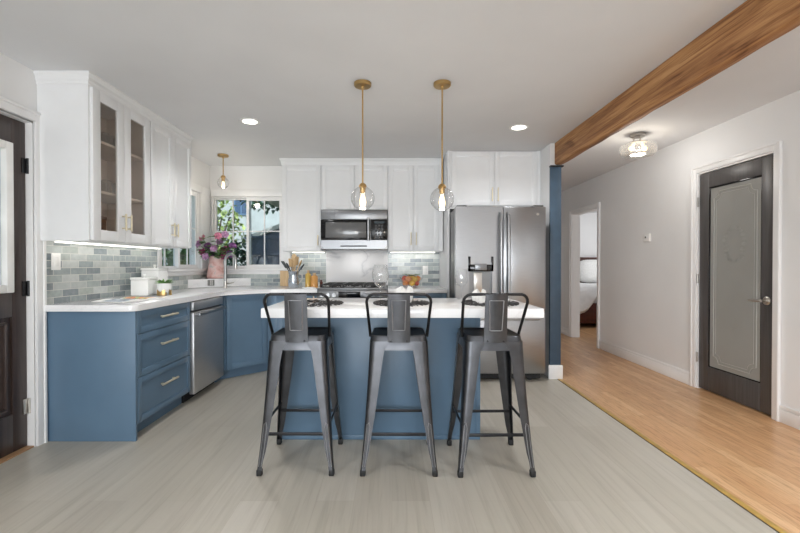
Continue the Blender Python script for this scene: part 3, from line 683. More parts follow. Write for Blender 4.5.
# ------------------------------------------------------------------ bar stools
def stool():
    t = thing('bar_stool', 'gunmetal metal bar stool', 'stool', group='metal bar stools at the island')
    def rr(hw, r, z, n=5):
        p = []
        for cx, cy, a in ((1, 1, 0), (-1, 1, 90), (-1, -1, 180), (1, -1, 270)):
            for k in range(n + 1):
                q = R(a + 90 * k / n); p.append((cx * (hw - r) + r * math.cos(q), cy * (hw - r) + r * math.sin(q), z))
        return p
    SH = .778
    m = MB(); m.loft([rr(.150, .05, SH - .012), rr(.156, .05, SH - .004), rr(.154, .05, SH), rr(.148, .045, SH + .001), rr(.138, .04, SH - .004), rr(.08, .03, SH - .008), rr(.02, .01, SH - .009)])
    m.build('seat', M['gund'], t)
    m = MB()
    m.loft([rr(.1575, .05, SH + .0012), rr(.161, .052, SH - .005), rr(.1665, .054, SH - .082), rr(.163, .052, SH - .082), rr(.155, .05, SH - .012)], cap=False)
    m.build('skirt', M['gun'], t)
    top, bot = (.1655, SH - .03), (.214, .03)
    for sx in (-1, 1):
        for sy in (-1, 1):
            rings = []; N = 14
            for i in range(N + 1):
                q = i / N; z = top[1] + (bot[1] - top[1]) * q
                c = top[0] + (bot[0] - top[0]) * (q ** 1.0) + .010 * max(0, q - .8) * 5 * (q - .8) - .004 * math.sin(PI * q)
                wd = .088 - .056 * min(1, q * 1.05) - (.004 if q > .9 else 0); r = min(.034, wd * .42); th = .004
                if q < .08: wd += .03 * (1 - q / .08)
                outer = [(-wd, 0)] + [(-r + r * math.sin(R(a)), -r + r * math.cos(R(a))) for a in range(0, 91, 15)] + [(0, -wd)]
                inner = [(-th, -wd)] + [(-r + (r - th) * math.cos(R(a)), -r + (r - th) * math.sin(R(a))) for a in range(0, 91, 15)] + [(-wd, -th)]
                rings.append([(sx * (c + u), sy * (c + v), z) for u, v in outer + inner])
            lg = MB().loft(rings).build('leg', M['gun'], t)
            # pressed rib near the foot
            def pos(z, u, v, lift=.0015):
                q = (z - top[1]) / (bot[1] - top[1]); c = top[0] + (bot[0] - top[0]) * q - .004 * math.sin(PI * q) + .010 * max(0, q - .8) * 5 * (q - .8)
                return (sx * (c + u), sy * (c + v + lift), z)
            m = MB()
            m.tube([pos(.055, -.024, 0), pos(.15, -.028, 0), pos(.27, -.031, 0), pos(.295, -.024, 0), pos(.285, -.014, 0), pos(.15, -.011, 0), pos(.055, -.009, 0)], .0022, 6)
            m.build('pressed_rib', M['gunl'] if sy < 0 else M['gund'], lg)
            c = bot[0] + .002
            m = MB(); m.box(sx * c - sx * .029 if sx > 0 else sx * c - .002, sx * c + .002 if sx > 0 else sx * c + .029, min(sy * (c - .029), sy * (c + .002)), max(sy * (c - .029), sy * (c + .002)), 0, .036, .006)
            m.build('foot_cap', M['rubber'], lg)
    for z, ax in ((.228, 'x'), (.275, 'y')):
        q = (z - top[1]) / (bot[1] - top[1]); c = top[0] + (bot[0] - top[0]) * q - .012
        for s in (-1, 1):
            m = MB()
            if ax == 'x': m.box(-c, c, s * c - .004, s * c + .004, z - .009, z + .009, .002)
            else: m.box(s * c - .004, s * c + .004, -c, c, z - .009, z + .009, .002)
            m.build('footrest_bar', M['gund'], t)
    # low back
    yb0, yt = -.055, -.188; zt = 1.018
    def hp(s): # one side from seat to top corner
        P = [(s * .168, yb0, SH - .02), (s * .170, yb0 - .004, SH + .005)]
        for k in range(1, 7): f = k / 6; P.append((s * (.170 + .012 * f), yb0 - .004 + (yt - yb0) * .86 * f, SH + .005 + (zt - .045 - SH - .005) * f))
        for a in (20, 40, 60, 80): P.append((s * (.182 - .045 * (1 - math.cos(R(a)))), yt + .018 * (1 - math.sin(R(a))), zt - .045 + .045 * math.sin(R(a))))
        return P
    L = hp(-1); Rr = hp(1)
    MB().tube(L + [(-.06, yt - .003, zt), (.06, yt - .003, zt)] + Rr[::-1], .0085, 10).build('back_hoop', M['gund'], t)
    m = MB(); rows = []
    for k in range(9):
        f = k / 8; z = SH - .035 + (zt - SH + .035) * f; y = -.168 - .001 * k + (yt + .168) * max(0, f - .12) / .88 - .004; hw = .063 + .002 * (1 - f)
        if f < .1: y = -.172
        rows.append([(-hw, y, z), (-hw * .5, y - .005, z), (0, y - .007, z), (hw * .5, y - .005, z), (hw, y, z), (hw, y + .003, z), (-hw, y + .003, z)])
    bp = m.loft(rows).build('back_plate', M['gun'], t)
    def on(x, z):
        f = (z - SH + .035) / (zt - SH + .035); y = -.168 - .008 * f + (yt + .168) * max(0, f - .12) / .88 - .004 - .007 * (1 - (x / .063) ** 2); return (x, y - .0012, z)
    m = MB(); fr = [(-.040, zt - .035), (.040, zt - .035), (.034, SH + .035), (-.034, SH + .035)]; pts = []
    for i in range(4):
        a, b = fr[i], fr[(i + 1) % 4]
        for k in range(6): q = k / 6; pts.append(on(a[0] + (b[0] - a[0]) * q, a[1] + (b[1] - a[1]) * q))
    m.tube(pts, .0026, 6, True); m.build('embossed_border', M['gunl'], bp)
    for x in (-.045, .045): MB().lathe([(.006, 0), (.005, .003), (0, .004)], 12, M4=Matrix.Translation((x, -.176, SH - .026)) @ Matrix.Rotation(R(90), 4, 'X')).build('rivet', M['gund'], bp)
    return t
st = stool(); st.location = (-0.542, 2.508, 0); st['label'] = 'dark metal bar stool at the island end nearest the dishwasher'
dup(st, (0.04, 2.503, 0), R(-.5), 'dark metal bar stool in the middle of the three at the island')
dup(st, (0.581, 2.493, 0), R(.8), 'dark metal bar stool at the island end nearest the refrigerator')

# ------------------------------------------------------------------ lamps
def pendant(name, label, x, y, zc, R0, rod=True, cr=.06):
    t = thing(name, label, 'lamp', (x, y, CE - .001), 0, None); z = zc - CE
    MB().lathe([(0, 0), (cr, 0), (cr, -.018), (cr * .9, -.024), (.012, -.026), (.010, -.04), (0, -.04)], 28).build('canopy', M['brass'], t)
    MB().cyl((0, 0, -.03), (0, 0, z + R0 + .015), .0055).build('rod', M['brass'], t)
    MB().lathe([(0, R0 + .022), (.010, R0 + .022), (.020, R0 + .016), (.027, R0 + .004), (.028, R0 - .008), (.020, R0 - .012), (.018, R0 - .045), (0, R0 - .045)], 20, (0, 0, z)).build('socket', M['brass'], t)
    prof = [(R0 * math.sin(R(a)), R0 * math.cos(R(a)) * .98) for a in range(18, 181, 9)]
    MB().lathe(prof, 36, (0, 0, z), cap=False).build('globe', M['globe'], t)
    bz = z + R0 - .05; k = R0 / .085
    MB().lathe([(.009, 0), (.012, -.01), (.017 * k, -.03 * k), (.024 * k, -.06 * k), (.019 * k, -.085 * k), (.008, -.098 * k), (0, -.10 * k)], 18, (0, 0, bz)).build('bulb', M['bulb'], t)
    light('bulb_light', 'POINT', (x, y, zc - R0 - .03), 3.5, (1, .9, .76), shadow_soft_size=.04)
    return t
pendant('pendant_lamp', 'brass pendant with glass globe hanging in front of the microwave', -.203, 2.86, 1.645, .083)
pendant('pendant_lamp', 'brass pendant with glass globe hanging just beside the refrigerator', .347, 2.86, 1.640, .083)
pendant('pendant_lamp', 'small brass pendant with glass globe hanging before the corner window', -1.93, 4.72, 2.12, .065)
for x, y, lab in ((-1.245, 3.62, 'round recessed ceiling light nearest the glass door cabinet'), (1.16, 3.78, 'round recessed ceiling light nearest the wooden beam'), (-1.245, 1.2, None), (1.0, 1.2, None), (2.35, .9, None)):  # last three: added unseen spots brightening near floor and hall, no fixture
    t = thing('ceiling_light', lab, 'light', (x, y, CE - .001)) if lab else None
    if t: MB().lathe([(.062, -.003), (.085, -.003), (.088, 0), (.062, 0)], 32, cap=False).build('trim_ring', M['plastic'], t)
    if t: MB().lathe([(0, -.002), (.064, -.002), (.064, -.0005), (0, -.0005)], 32).build('lens', M['lamp'], t)
    light('downlight_or_fill', 'SPOT', (x, y, CE - .02), 48 if y > 2 else 118 if x > 2 else 38, (.93, .965, 1) if x > 2 else (.985, .99, 1), (0, 0, 0), spot_size=R(150), spot_blend=.9, shadow_soft_size=.06)
t = thing('ceiling_lamp', 'semi-flush brass ceiling lamp with ribbed glass drum in the hall', 'lamp', (2.37, 3.98, CE - .001))
MB().lathe([(0, 0), (.065, 0), (.066, -.02), (.058, -.026), (0, -.026)], 28).build('canopy', M['nickel'], t)
for k in range(3):
    a = 2 * PI * k / 3 + .5; MB().cyl((.035 * math.cos(a), .035 * math.sin(a), -.02), (.035 * math.cos(a), .035 * math.sin(a), -.085), .006).build('stem', M['nickel'], t)
MB().lathe([(0, -.08), (.085, -.08), (.088, -.088), (0, -.092)], 28).build('top_plate', M['nickel'], t)
MB().lathe([(.085, -.085), (.12, -.09), (.15, -.105), (.162, -.13), (.160, -.165), (.150, -.19), (.135, -.205), (.11, -.212), (0, -.215)], 40, cap=False).build('glass_shade', M['amberg'], t)
for s in (-1, 1):
    MB().cyl((s * .04, 0, -.09), (s * .05, 0, -.11), .012).ball((s * .062, 0, -.135), .026, 2).build('bulb', M['bulb'], t)
light('hall_bulb', 'POINT', (2.37, 3.98, CE - .26), 8, (1, .97, .93), shadow_soft_size=.1)

# ------------------------------------------------------------------ fittings on the walls
t = thing('light_switch', 'white switch plate on the tile beside the entrance door', 'switch', (WL + .009, 2.83, 1.205), R(90))
MB().box(-.038, .038, -.006, 0, -.058, .058, .002).build('plate', M['plastic'], t); MB().box(-.016, .016, -.010, -.005, -.032, .032, .002).build('rocker', M['ceramic'], t)
t = thing('outlet', 'white outlet plate on the tile behind the fruit bowl', 'outlet', (.425, WB - .009, 1.11), 0)
MB().box(-.036, .036, -.006, 0, -.058, .058, .002).build('plate', M['plastic'], t); MB().box(-.017, .017, -.009, -.005, -.034, -.004, .003).box(-.017, .017, -.009, -.005, .004, .034, .003).build('sockets', M['ceramic'], t)
t = thing('thermostat', 'small white thermostat on the hall wall', 'thermostat', (WR - .001, 4.72, 1.49), R(-90))
MB().box(-.06, .06, -.022, 0, -.045, .045, .006).build('housing', M['plastic'], t); MB().box(-.02, .0, -.024, -.021, -.004, .016, .002).build('button', M['rubber'], t)

# ------------------------------------------------------------------ things on the island
def glass(label, x, y, z, s, bowl):
    t = thing('wine_glass', label, 'glass', (x, y, z))
    MB().lathe([(0, 0), (.036 * s, 0), (.036 * s, .002), (.012 * s, .005), (.004, .012), (.0038, .09 * s), (.006, .1 * s), (.0, .1 * s)], 24).build('stem', M['wine'], t)
    MB().lathe([(r * s, (.098 + h) * s) for r, h in bowl] , 28, cap=False).build('bowl', M['wine'], t)
    return t
glass('large round wine glass on the island beside the stove', -.083, 2.93, .921, 1.0, [(.004, 0), (.022, .006), (.045, .035), (.058, .075), (.059, .105), (.052, .14), (.043, .165)])
glass('slim wine glass on the island before the refrigerator', .532, 3.16, .921, .98, [(.004, 0), (.025, .006), (.046, .03), (.052, .06), (.049, .10), (.046, .135)])
M['mat'] = paint('black_scrollwork', (52, 51, 52), .5, .2, 40)
def placemat():
    m = MB(); rnd = random.Random(3)
    for rad, wv, k, zr in ((.166, .022, 13, .008), (.116, .020, 9, .007)):
        for ph in (0, PI):
            n = k * 8
            m.tube([((rad + wv * math.sin(k * 2 * PI * i / n + ph)) * math.cos(2 * PI * i / n), (rad + wv * math.sin(k * 2 * PI * i / n + ph)) * math.sin(2 * PI * i / n), .008 + zr * math.cos(k * 2 * PI * i / n + ph)) for i in range(n)], .0032, 5, True)
    for i in range(16):
        a = 2 * PI * i / 16; m.tube([(.085 * math.cos(a), .085 * math.sin(a), .006), (.13 * math.cos(a + .12), .13 * math.sin(a + .12), .008), (.18 * math.cos(a), .18 * math.sin(a), .008)], .0035, 5)
    return m.build('placemat', M['mat'])
pm = placemat(); tag(pm, 'black scrollwork round placemat in front of the stool nearest the dishwasher', 'placemat', 'scrollwork placemats on the island')
pm.location = (-.515, 2.75, .9205)
for x, lab in ((.062, 'black scrollwork round placemat in front of the middle stool'), (.655, 'black scrollwork round placemat in front of the stool nearest the refrigerator')):
    c = pm.copy(); COL.objects.link(c); c.location = (x, 2.76, .9205); c.rotation_euler = (0, 0, x); c['label'] = lab
def napkin(label, x, y, s):
    m = MB(); n = 30; rings = []
    for z, r, amp, sq, pk in ((0, .05, .004, .6, 0), (.03, .055, .010, .5, 0), (.07, .055, .016, .40, .008), (.095, .046, .018, .3, .022), (.088, .034, .012, .22, .018), (.06, .018, .004, .2, 0)):
        rings.append([((r + amp * math.sin(6 * a)) * math.cos(a) * s, (r + amp * math.cos(5 * a)) * math.sin(a) * sq * s, (z + pk * math.cos(3 * a + .6)) * s) for a in (2 * PI * i / n for i in range(n))])
    m.loft(rings); o = m.build('napkin', M['linen'], loc=(x, y, .921), rotz=.2, smooth=35); return tag(o, label, 'napkin', 'folded napkins on the placemats')
napkin('white folded napkin standing behind the middle stool', .082, 2.82, 1.0)
napkin('white folded napkin standing before the refrigerator doors', .60, 2.84, .82)

# ------------------------------------------------------------------ things on the counters
CT = .917
t = thing('fruit_bowl', 'clear glass bowl of fruit on the counter beside the stove', 'bowl', (.225, 4.80, CT))
MB().lathe([(0, 0), (.05, 0), (.07, .012), (.12, .075), (.138, .12)], 32, cap=False).build('glass_shell', M['wine'], t)
frc = {'orange': (232, 138, 44), 'red_apple': (206, 84, 58), 'yellow_lemon': (234, 190, 84), 'peach': (240, 160, 110)}
for i in range(12):
    k = list(frc)[i % 4]; a = i * 2.4; lay = i // 6; r = (.068 if lay == 0 else .082) * (1 if i % 6 else .05)
    o = MB().ball((0, 0, 0), .036, 3, (1, 1, .94)).ball((0, 0, .038), .004, 1).build(k.split('_')[-1], bpy.data.materials.get('peel_' + k) or paint('peel_' + k, frc[k], .4, .08, 20, bump=.1), loc=(.225 + r * math.cos(a), 4.80 + r * math.sin(a), CT + .056 + lay * .046))
    tag(o, {'orange': 'bright orange fruit heaped in the glass bowl', 'red_apple': 'reddish apple heaped in the glass bowl', 'yellow_lemon': 'yellow lemon heaped in the glass bowl', 'peach': 'pale peach heaped in the glass bowl'}[k], 'fruit', k.split('_')[-1] + ' fruit in the glass bowl')
m = MB(); rnd = random.Random(5)
def leaf(m, c, d, up, L, wd, fold=.25):
    d = Vector(d).normalized(); up = Vector(up); s = d.cross(up)
    if s.length < 1e-3: s = Vector((1, 0, 0))
    s.normalize(); n = s.cross(d); c = Vector(c); rows = []
    for f, k in ((0, .1), (.25, .8), (.5, 1), (.75, .7), (1, .05)):
        p = c + d * L * f - n * (-.18 * L * f * (1 - f)) - Vector((0, 0, .15 * L * f * f)); rows.append([p - s * wd * k + n * wd * k * fold, p, p + s * wd * k + n * wd * k * fold])
    m.loft(rows, False, False)
for k in range(9):
    a = rnd.random() * 6.28; leaf(m, (.225 + .02 * math.cos(a), 4.77 + .02 * math.sin(a), CT + .135), (math.cos(a), math.sin(a) - .3, .35), (0, 0, 1), .10, .024)
M['leafg'] = paint('fresh_leaf', (96, 138, 58), .5, .2, 30)
tag(m.build('mint_sprig', M['leafg']), 'green leafy sprig on top of the fruit bowl', 'herb')

# utensil crock
ux, uy = -1.145, 4.80
t = thing('utensil_crock', 'silver grey pitcher holding cooking utensils', 'crock', (ux, uy, CT))
MB().lathe([(0, 0), (.052, 0), (.062, .02), (.066, .08), (.056, .13), (.06, .175), (.067, .19), (.063, .19), (.054, .172), (.052, .13), (0, .12)], 28).build('jug', paint('pewter', (176, 184, 192), .22, .04, 10, .75), t)
MB().tube([(.058, 0, .16), (.095, 0, .15), (.10, 0, .10), (.063, 0, .05)], .006, 8).build('handle', M['nickel'], t)
M['uten'] = paint('black_nylon', (46, 54, 62), .5)
ud = [('spatula', 'dark spatula leaning out of the grey pitcher toward the window', -.10, .02, .25, 'uten', 'flat'), ('spoon', 'black spoon leaning toward the window from the pitcher', -.055, -.03, .24, 'uten', 'spoon'),
      ('spoon', 'tall pale wooden spoon standing upright in the pitcher', .0, .02, .34, 'lwood', 'spoon'), ('spatula', 'pale wooden spatula in the pitcher', .03, -.02, .29, 'lwood', 'flat'),
      ('spoon', 'wooden spoon leaning toward the stove from the pitcher', .07, .0, .27, 'lwood', 'spoon'), ('ladle', 'dark ladle leaning toward the stove from the pitcher', .085, .02, .23, 'uten', 'spoon'), ('spatula', 'short pale wooden turner tilted toward the window in the pitcher', -.03, .03, .27, 'lwood', 'flat')]
for nm, lab, dx, dy, z, mm, kind in ud:
    b = Vector((ux + dx * .12, uy + dy * .12, CT + .125)); e = Vector((ux + dx, uy + dy, CT + z)); d = (e - b).normalized()
    m = MB(); m.tube([b, e], .006, 8); rot = d.to_track_quat('Z', 'Y').to_matrix().to_4x4(); T4 = Matrix.Translation(e) @ rot
    if kind == 'flat': m.box(-.036, .036, -.005, .005, -.03, .07, .004, M4=T4)
    else: m.ball((0, 0, .01), .03, 2, (1.1, .35, 1.5), M4=T4)
    tag(m.build(nm, M[mm]), lab, 'utensil')
tag(MB().box(-.055, .055, -.012, .012, 0, .19, .006).build('cutting_board', M['lwood'], loc=(-1.33, 5.10, CT)), 'small wooden board standing against the tile beside the pitcher', 'board')
def bottle(label, x, y, c, h, r):
    t = thing('oil_bottle', label, 'bottle', (x, y, CT))
    MB().lathe([(0, 0), (r, 0), (r, h * .72), (r * .8, h * .8), (r * .42, h * .84), (0, h * .84)], 24).build('body', c, t)
    MB().lathe([(r * .42, h * .835), (r * .46, h), (0, h)], 16).build('cap', M['lwood'], t)
amb = thin_glass('amber_glass', (222, 170, 110), .9); ambd = NT('amber_oil'); ambd.set(Base_Color=lin((206, 150, 84)), Roughness=.15); am2 = NT('honey_oil'); am2.set(Base_Color=lin((202, 168, 82)), Roughness=.15)
bottle('golden oil bottle nearest the grey pitcher', -.985, 4.84, am2.m, .20, .034)
bottle('amber glass bottle nearest the stove', -.905, 4.80, ambd.m, .17, .042)
t = thing('pepper_mill', 'small dark pepper mill at the stove edge', 'mill', (-.845, 4.92, CT))
MB().lathe([(0, 0), (.02, 0), (.016, .03), (.02, .06), (0, .062)], 18).build('body', M['bedwood'], t); MB().ball((0, 0, .072), .014, 2).build('top_knob', M['bedwood'], t)
tag(MB().box(-.06, .06, -.10, .10, 0, .012, .004).build('tea_towel', M['linen'], loc=(-.93, 4.62, CT), rotz=.4), 'folded white cloth lying on the counter edge by the stove', 'cloth')

# left counter: magazine, canisters, potted plant
t = thing('magazine', 'open magazine with a food picture on the drawer countertop', 'magazine', (-1.96, 3.11, CT), R(75))
def page(side):
    m = MB(); rows = []
    for k in range(9):
        u = k / 8 * .21; z = .004 + .014 * math.sin(min(1, k / 8 * 1.0) * PI) * (1 - k / 12); rows.append([(side * u, -.14, z), (side * u, .14, z), (side * u, .14, 0), (side * u, -.14, 0)])
    return m.loft(rows), rows
for s in (-1, 1): page(s)[0].build('page', paint('paper', (236, 236, 234), .5), t)
nt = NT('food_print'); vv = nt.coords((1, 1, 1)); vo = nt.new('ShaderNodeTexVoronoi'); nt.link(vv, vo.inputs['Vector']); vo.inputs['Scale'].default_value = 38
nt.set(Base_Color=nt.ramp(vo.outputs['Color'], [(0, (176, 58, 34)), (.3, (226, 140, 60)), (.5, (170, 180, 90)), (.7, (232, 178, 84)), (.9, (150, 70, 40))], 'CONSTANT'), Roughness=.4)
nb = NT('cool_print'); vb = nb.noise(nb.coords((1, 1, 1)), 22, 4); nb.set(Base_Color=nb.ramp(vb, [(.35, (96, 110, 128)), (.5, (170, 182, 196)), (.65, (214, 218, 222))]), Roughness=.4)
def pic(x0, x1, y0, y1, mat, nm, s):
    m = MB(); rows = []
    for k in range(7):
        u = x0 + (x1 - x0) * k / 6; q = min(1, u / .21); z = .0045 + .014 * math.sin(q * PI) * (1 - q * 8 / 12); rows.append([(s * u, y0, z + .0008), (s * u, y1, z + .0008), (s * u, y1, z), (s * u, y0, z)])
    m.loft(rows).build(nm, mat, t)
pic(.02, .19, -.10, .12, nt.m, 'food_photo', 1); pic(.03, .20, -.12, .06, nb.m, 'grey_photo', -1)
def canister(label, x, y, w, h):
    t = thing('canister', label, 'canister', (x, y, CT), R(0), 'white square canisters')
    MB().box(-w / 2, w / 2, -w / 2, w / 2, 0, h, .008).build('body', M['ceramic'], t)
    MB().box(-w / 2 - .004, w / 2 + .004, -w / 2 - .004, w / 2 + .004, h, h + .022, .006).build('lid', M['ceramic'], t)
    MB().lathe([(.008, 0), (.008, .01), (.016, .018), (.012, .03), (0, .032)], 16, (0, 0, h + .022)).build('knob', M['ceramic'], t)
canister('lower white square canister in front, behind the magazine', -2.165, 3.60, .15, .135)
canister('taller white square canister behind the lower one', -2.20, 3.82, .16, .215)
t = thing('potted_plant', 'small green succulent in a white and gold pot on the counter', 'plant', (-1.99, 3.60, CT))
MB().lathe([(0, .026), (.045, .026), (.054, .04), (.057, .07), (.057, .105), (.052, .105), (.05, .09), (0, .088)], 28).build('pot', M['ceramic'], t)
m = MB()
for k in range(3):
    a0 = k * 2 * PI / 3 + .4
    m.loft([[((.0585) * math.cos(a0 + q), .0585 * math.sin(a0 + q), z0), ((.0585) * math.cos(a0 + q), .0585 * math.sin(a0 + q), z1), (.052 * math.cos(a0 + q), .052 * math.sin(a0 + q), z1), (.052 * math.cos(a0 + q), .052 * math.sin(a0 + q), z0)] for q, z0, z1 in ((-.75, 0, .05), (-.4, 0, .046), (0, .0, .03), (.4, 0, .046), (.75, 0, .05))])
m.build('gold_stand', M['brass'], t)
MB().lathe([(0, .0), (.05, 0), (.05, .008), (0, .008)], 24, (0, 0, .088)).build('soil', paint('soil', (60, 48, 38), .9), t)
m = MB(); rnd = random.Random(11)
for k in range(60):
    a = rnd.random() * 6.28; r = rnd.random() * .04; el = .3 + rnd.random() * 1.2
    leaf(m, (r * math.cos(a), r * math.sin(a), .095), (math.cos(a), math.sin(a), el), (0, 0, 1), .045 + rnd.random() * .03, .008)
m.build('foliage', paint('succulent_leaf', (108, 148, 84), .5, .25, 30), t)

# flower vase on the corner ledge
vx, vy, vz = -2.155, 5.06, CT + .099
t = thing('vase', 'mottled pink ceramic vase in front of the corner window', 'vase', (vx, vy, vz))
nv = NT('pink_glaze'); q = nv.noise(nv.coords((1, 1, 1)), 14, 5, .6, .5); nv.set(Base_Color=nv.ramp(q, [(.3, (190, 132, 122)), (.45, (212, 168, 160)), (.58, (220, 188, 182)), (.68, (178, 172, 168))]), Roughness=.35)
MB().lathe([(0, 0), (.10, 0), (.112, .012), (.112, .05), (.098, .12), (.085, .2), (.082, .255), (.088, .268), (.080, .268), (.074, .25), (.076, .2), (0, .19)], 32).build('body', nv.m, t)
rnd = random.Random(21)
M['stemg'] = paint('stem_green', (84, 112, 60), .5, .15, 30); M['leafd'] = paint('dark_leaf', (92, 136, 70), .42, .25, 16)
pc = {'purple': (142, 92, 146), 'mauve': (192, 150, 186), 'magenta': (178, 70, 124), 'pink': (220, 144, 170)}
pm_ = {k: paint('petal_' + k, c, .6, .15, 40) for k, c in pc.items()}
spots = [(-.17, .33, 'magenta'), (-.10, .40, 'purple'), (-.03, .37, 'mauve'), (.04, .45, 'mauve'), (.10, .36, 'magenta'), (.16, .30, 'purple'), (-.21, .42, 'mauve'), (.02, .52, 'pink'), (-.05, .29, 'purple'), (.19, .40, 'purple'), (-.12, .27, 'mauve'), (.09, .27, 'magenta'), (-.17, .50, 'pink'), (.10, .54, 'mauve')]
for i, (dx, h, k) in enumerate(spots):
    px = Vector((.78, -.62, 0)) * 0 + Vector((.92, .30, 0)) * dx; dep = Vector((.38, -.92, 0)) * (rnd.random() * .10 - .02)
    hd = px + dep + Vector((0, 0, h))
    f = thing('flower', {'purple': 'dark purple blossom in the pink vase', 'mauve': 'pale mauve blossom in the pink vase', 'magenta': 'deep magenta blossom in the pink vase', 'pink': 'light pink blossom high in the pink vase'}[k], 'flower', (vx, vy, vz), 0, k + ' flowers in the pink vase')
    m = MB()
    for lay, (n, el, L) in enumerate(((7, .1, .038), (6, .6, .034), (5, 1.4, .028))):
        fn = Vector((.2 + dx * 2, -.85, .35)).normalized(); fx = fn.cross(Vector((0, 0, 1))).normalized(); fy = fx.cross(fn)
        for j in range(n):
            a = 2 * PI * j / n + lay * .4; leaf(m, hd, fx * math.cos(a) + fy * math.sin(a) + fn * el, fn, L * 1.35, .024, .35)
    m.ball(hd + Vector((0, 0, .006)), .02, 1)
    m.build('blossom', pm_[k], f)
    b0 = Vector((dx * .15, 0, .21)); md = (b0 + hd) / 2 + Vector((0, 0, .03))
    MB().tube([b0, md, hd], .003, 6).build('stem', M['stemg'], f)
    m = MB()
    for j in range(4):
        a = rnd.random() * 6.28; c = b0.lerp(hd, .35 + .17 * j) + Vector((0, 0, .02)); leaf(m, c, (math.cos(a) + dx * 3, math.sin(a) - .7, .1), (0, 0, 1), .11 + rnd.random() * .04, .04)
    m.build('leaf', M['leafd'], f)

# things inside the glass-door cabinet
for i, (yy, zz) in enumerate(((2.80, .716), (2.87, .716), (2.95, .716), (3.04, .716), (3.12, .716), (3.20, .716), (2.82, .368), (2.92, .368), (3.06, .368), (3.18, .368))):
    t = thing('tumbler', 'clear tumbler on a %s shelf behind the cabinet glass' % ('high' if zz > .5 else 'low'), 'glass', (-2.12, yy, UZ0 + zz * 1.0 - .009), 0, 'tumblers on the %s shelf' % ('high' if zz > .5 else 'low'))
    z0 = (.68 if zz > .5 else .34) * (UZ1 - UZ0) / 1.02 + .010; t.location.z = UZ0 + z0
    MB().lathe([(0, 0), (.028, 0), (.034, .11), (.032, .11), (.026, .006), (0, .006)], 20).build('shell', M['wine'], t)
t = thing('wooden_box', 'brown wooden box at the bottom of the glass door cabinet', 'box', (-2.13, 2.86, UZ0 + .019), R(90))
MB().box(-.085, .085, -.09, .09, 0, .14, .003).build('body', M['boxwood'], t); MB().box(-.088, .088, -.093, .093, .14, .165, .004).build('lid', M['boxwood'], t); MB().box(-.012, .012, -.097, -.09, .12, .15, .002).build('latch', M['brass'], t)

# ------------------------------------------------------------------ bedroom
t = thing('bed', 'dark wooden bed with white duvet seen through the doorway', 'bed', (4.3, 8.75, 0))
MB().box(-.95, .95, 1.12, 1.22, .0, 1.32, .02).box(-.97, .97, 1.10, 1.23, 1.32, 1.36, .015).build('headboard', M['bedwood'], t)
MB().box(-.95, .95, -1.04, -.98, .08, .46, .01).box(-.95, -.90, -1.0, 1.12, .14, .42, .01).box(.90, .95, -1.0, 1.12, .14, .42, .01).box(-.88, .88, -.97, 1.1, .2, .34).build('bed_frame', M['bedwood'], t)
for x in (-.93, .93): MB().box(x - .035, x + .035, -1.05, -.97, 0, .5, .006).build('leg', M['bedwood'], t)
MB().box(-.89, .89, -.96, 1.1, .34, .68, .06, 3).build('mattress', M['duvet'], t)
m = MB(); rows = []
for i in range(13):
    y = -1.08 + i * .145; row = []
    for j in range(15):
        x = -1.0 + j * 2.0 / 14; z = .74 + .015 * math.sin(7 * x) * math.cos(5 * y)
        if j == 0: z = .38 + .10 * math.sin(i * .9)
        if j == 14: z = .30 + .08 * math.sin(i * .9)
        yy = y
        if i == 0: z = .24 + .46 * min(1, max(0, (x + .66) / .25))
        row.append((x, yy, z))
    rows.append(row)
m.loft(rows, False, False); o = m.build('duvet', M['duvet'], t, smooth=70)
sd = o.modifiers.new('thick', 'SOLIDIFY'); sd.thickness = .03; ss = o.modifiers.new('soft', 'SUBSURF'); ss.levels = ss.render_levels = 1
for x, lab in ((-.46, 'white pillow on the bed nearest the doorway side'), (.46, 'white pillow on the far side of the bed')):
    m = MB(); m.ball((0, 0, 0), 1, 3, (.44, .12, .27)); 
    for v in m.bm.verts:
        for k, L in ((0, .44), (2, .27)): v.co[k] = math.copysign(abs(v.co[k] / L) ** .5 * L, v.co[k])
    tag(m.build('pillow', M['linen'], loc=(4.3 + x, 9.62, 1.03)), lab, 'pillow')

# ------------------------------------------------------------------ garden
struct(MB().box(-16, 12, WB + .16, 24, -.35, -.25).box(-16, WL - .2, -3, WB + .16, -.35, -.25).build('ground', paint('soil_and_lawn', (120, 124, 92), .9, .3, 3), smooth=0))
M['fence'] = paint('blue_grey_fence', (78, 97, 124), .7, .12, 5); M['siding'] = paint('pale_siding', (206, 212, 214), .7, .05, 3); M['roof'] = paint('grey_roof', (120, 122, 124), .8, .1, 20)
t = thing('fence', 'blue grey wooden fence with lattice outside the window', 'fence', (-1.6, 8.6, -.25))
m = MB()
for k in range(18): m.box(-1.35 + k * .15, -1.203 + k * .15, 0, .03, 0, 1.62, .003)
m.build('boards', M['fence'], t)
m = MB()
for k in range(26):
    for q in (-1, 1):
        x0 = -1.3 + k * .10; m.box(-.012, .012, -.006 + q * .006, .006 + q * .006, -.24, .24, M4=Matrix.Translation((x0, .015, 1.83)) @ Matrix.Rotation(q * R(45), 4, 'Y'))
m.build('lattice', M['fence'], t, smooth=0)
for k in range(3): MB().box(-1.41 + k * 1.3, -1.33 + k * 1.3, -.05, .05, 0, 2.08, .005).build('post', M['fence'], t)
MB().box(-1.4, 1.35, -.03, .05, 1.62, 1.67, .004).box(-1.4, 1.35, -.03, .05, 1.98, 2.03, .004).build('rail', M['fence'], t)
t = thing('neighbour_house', 'pale house with a small blue window beyond the fence', 'house', (-6.0, 13.5, -.25))
MB().box(-3.2, 4.6, 0, 5, 0, 5.2).build('wall', M['siding'], t, smooth=0)
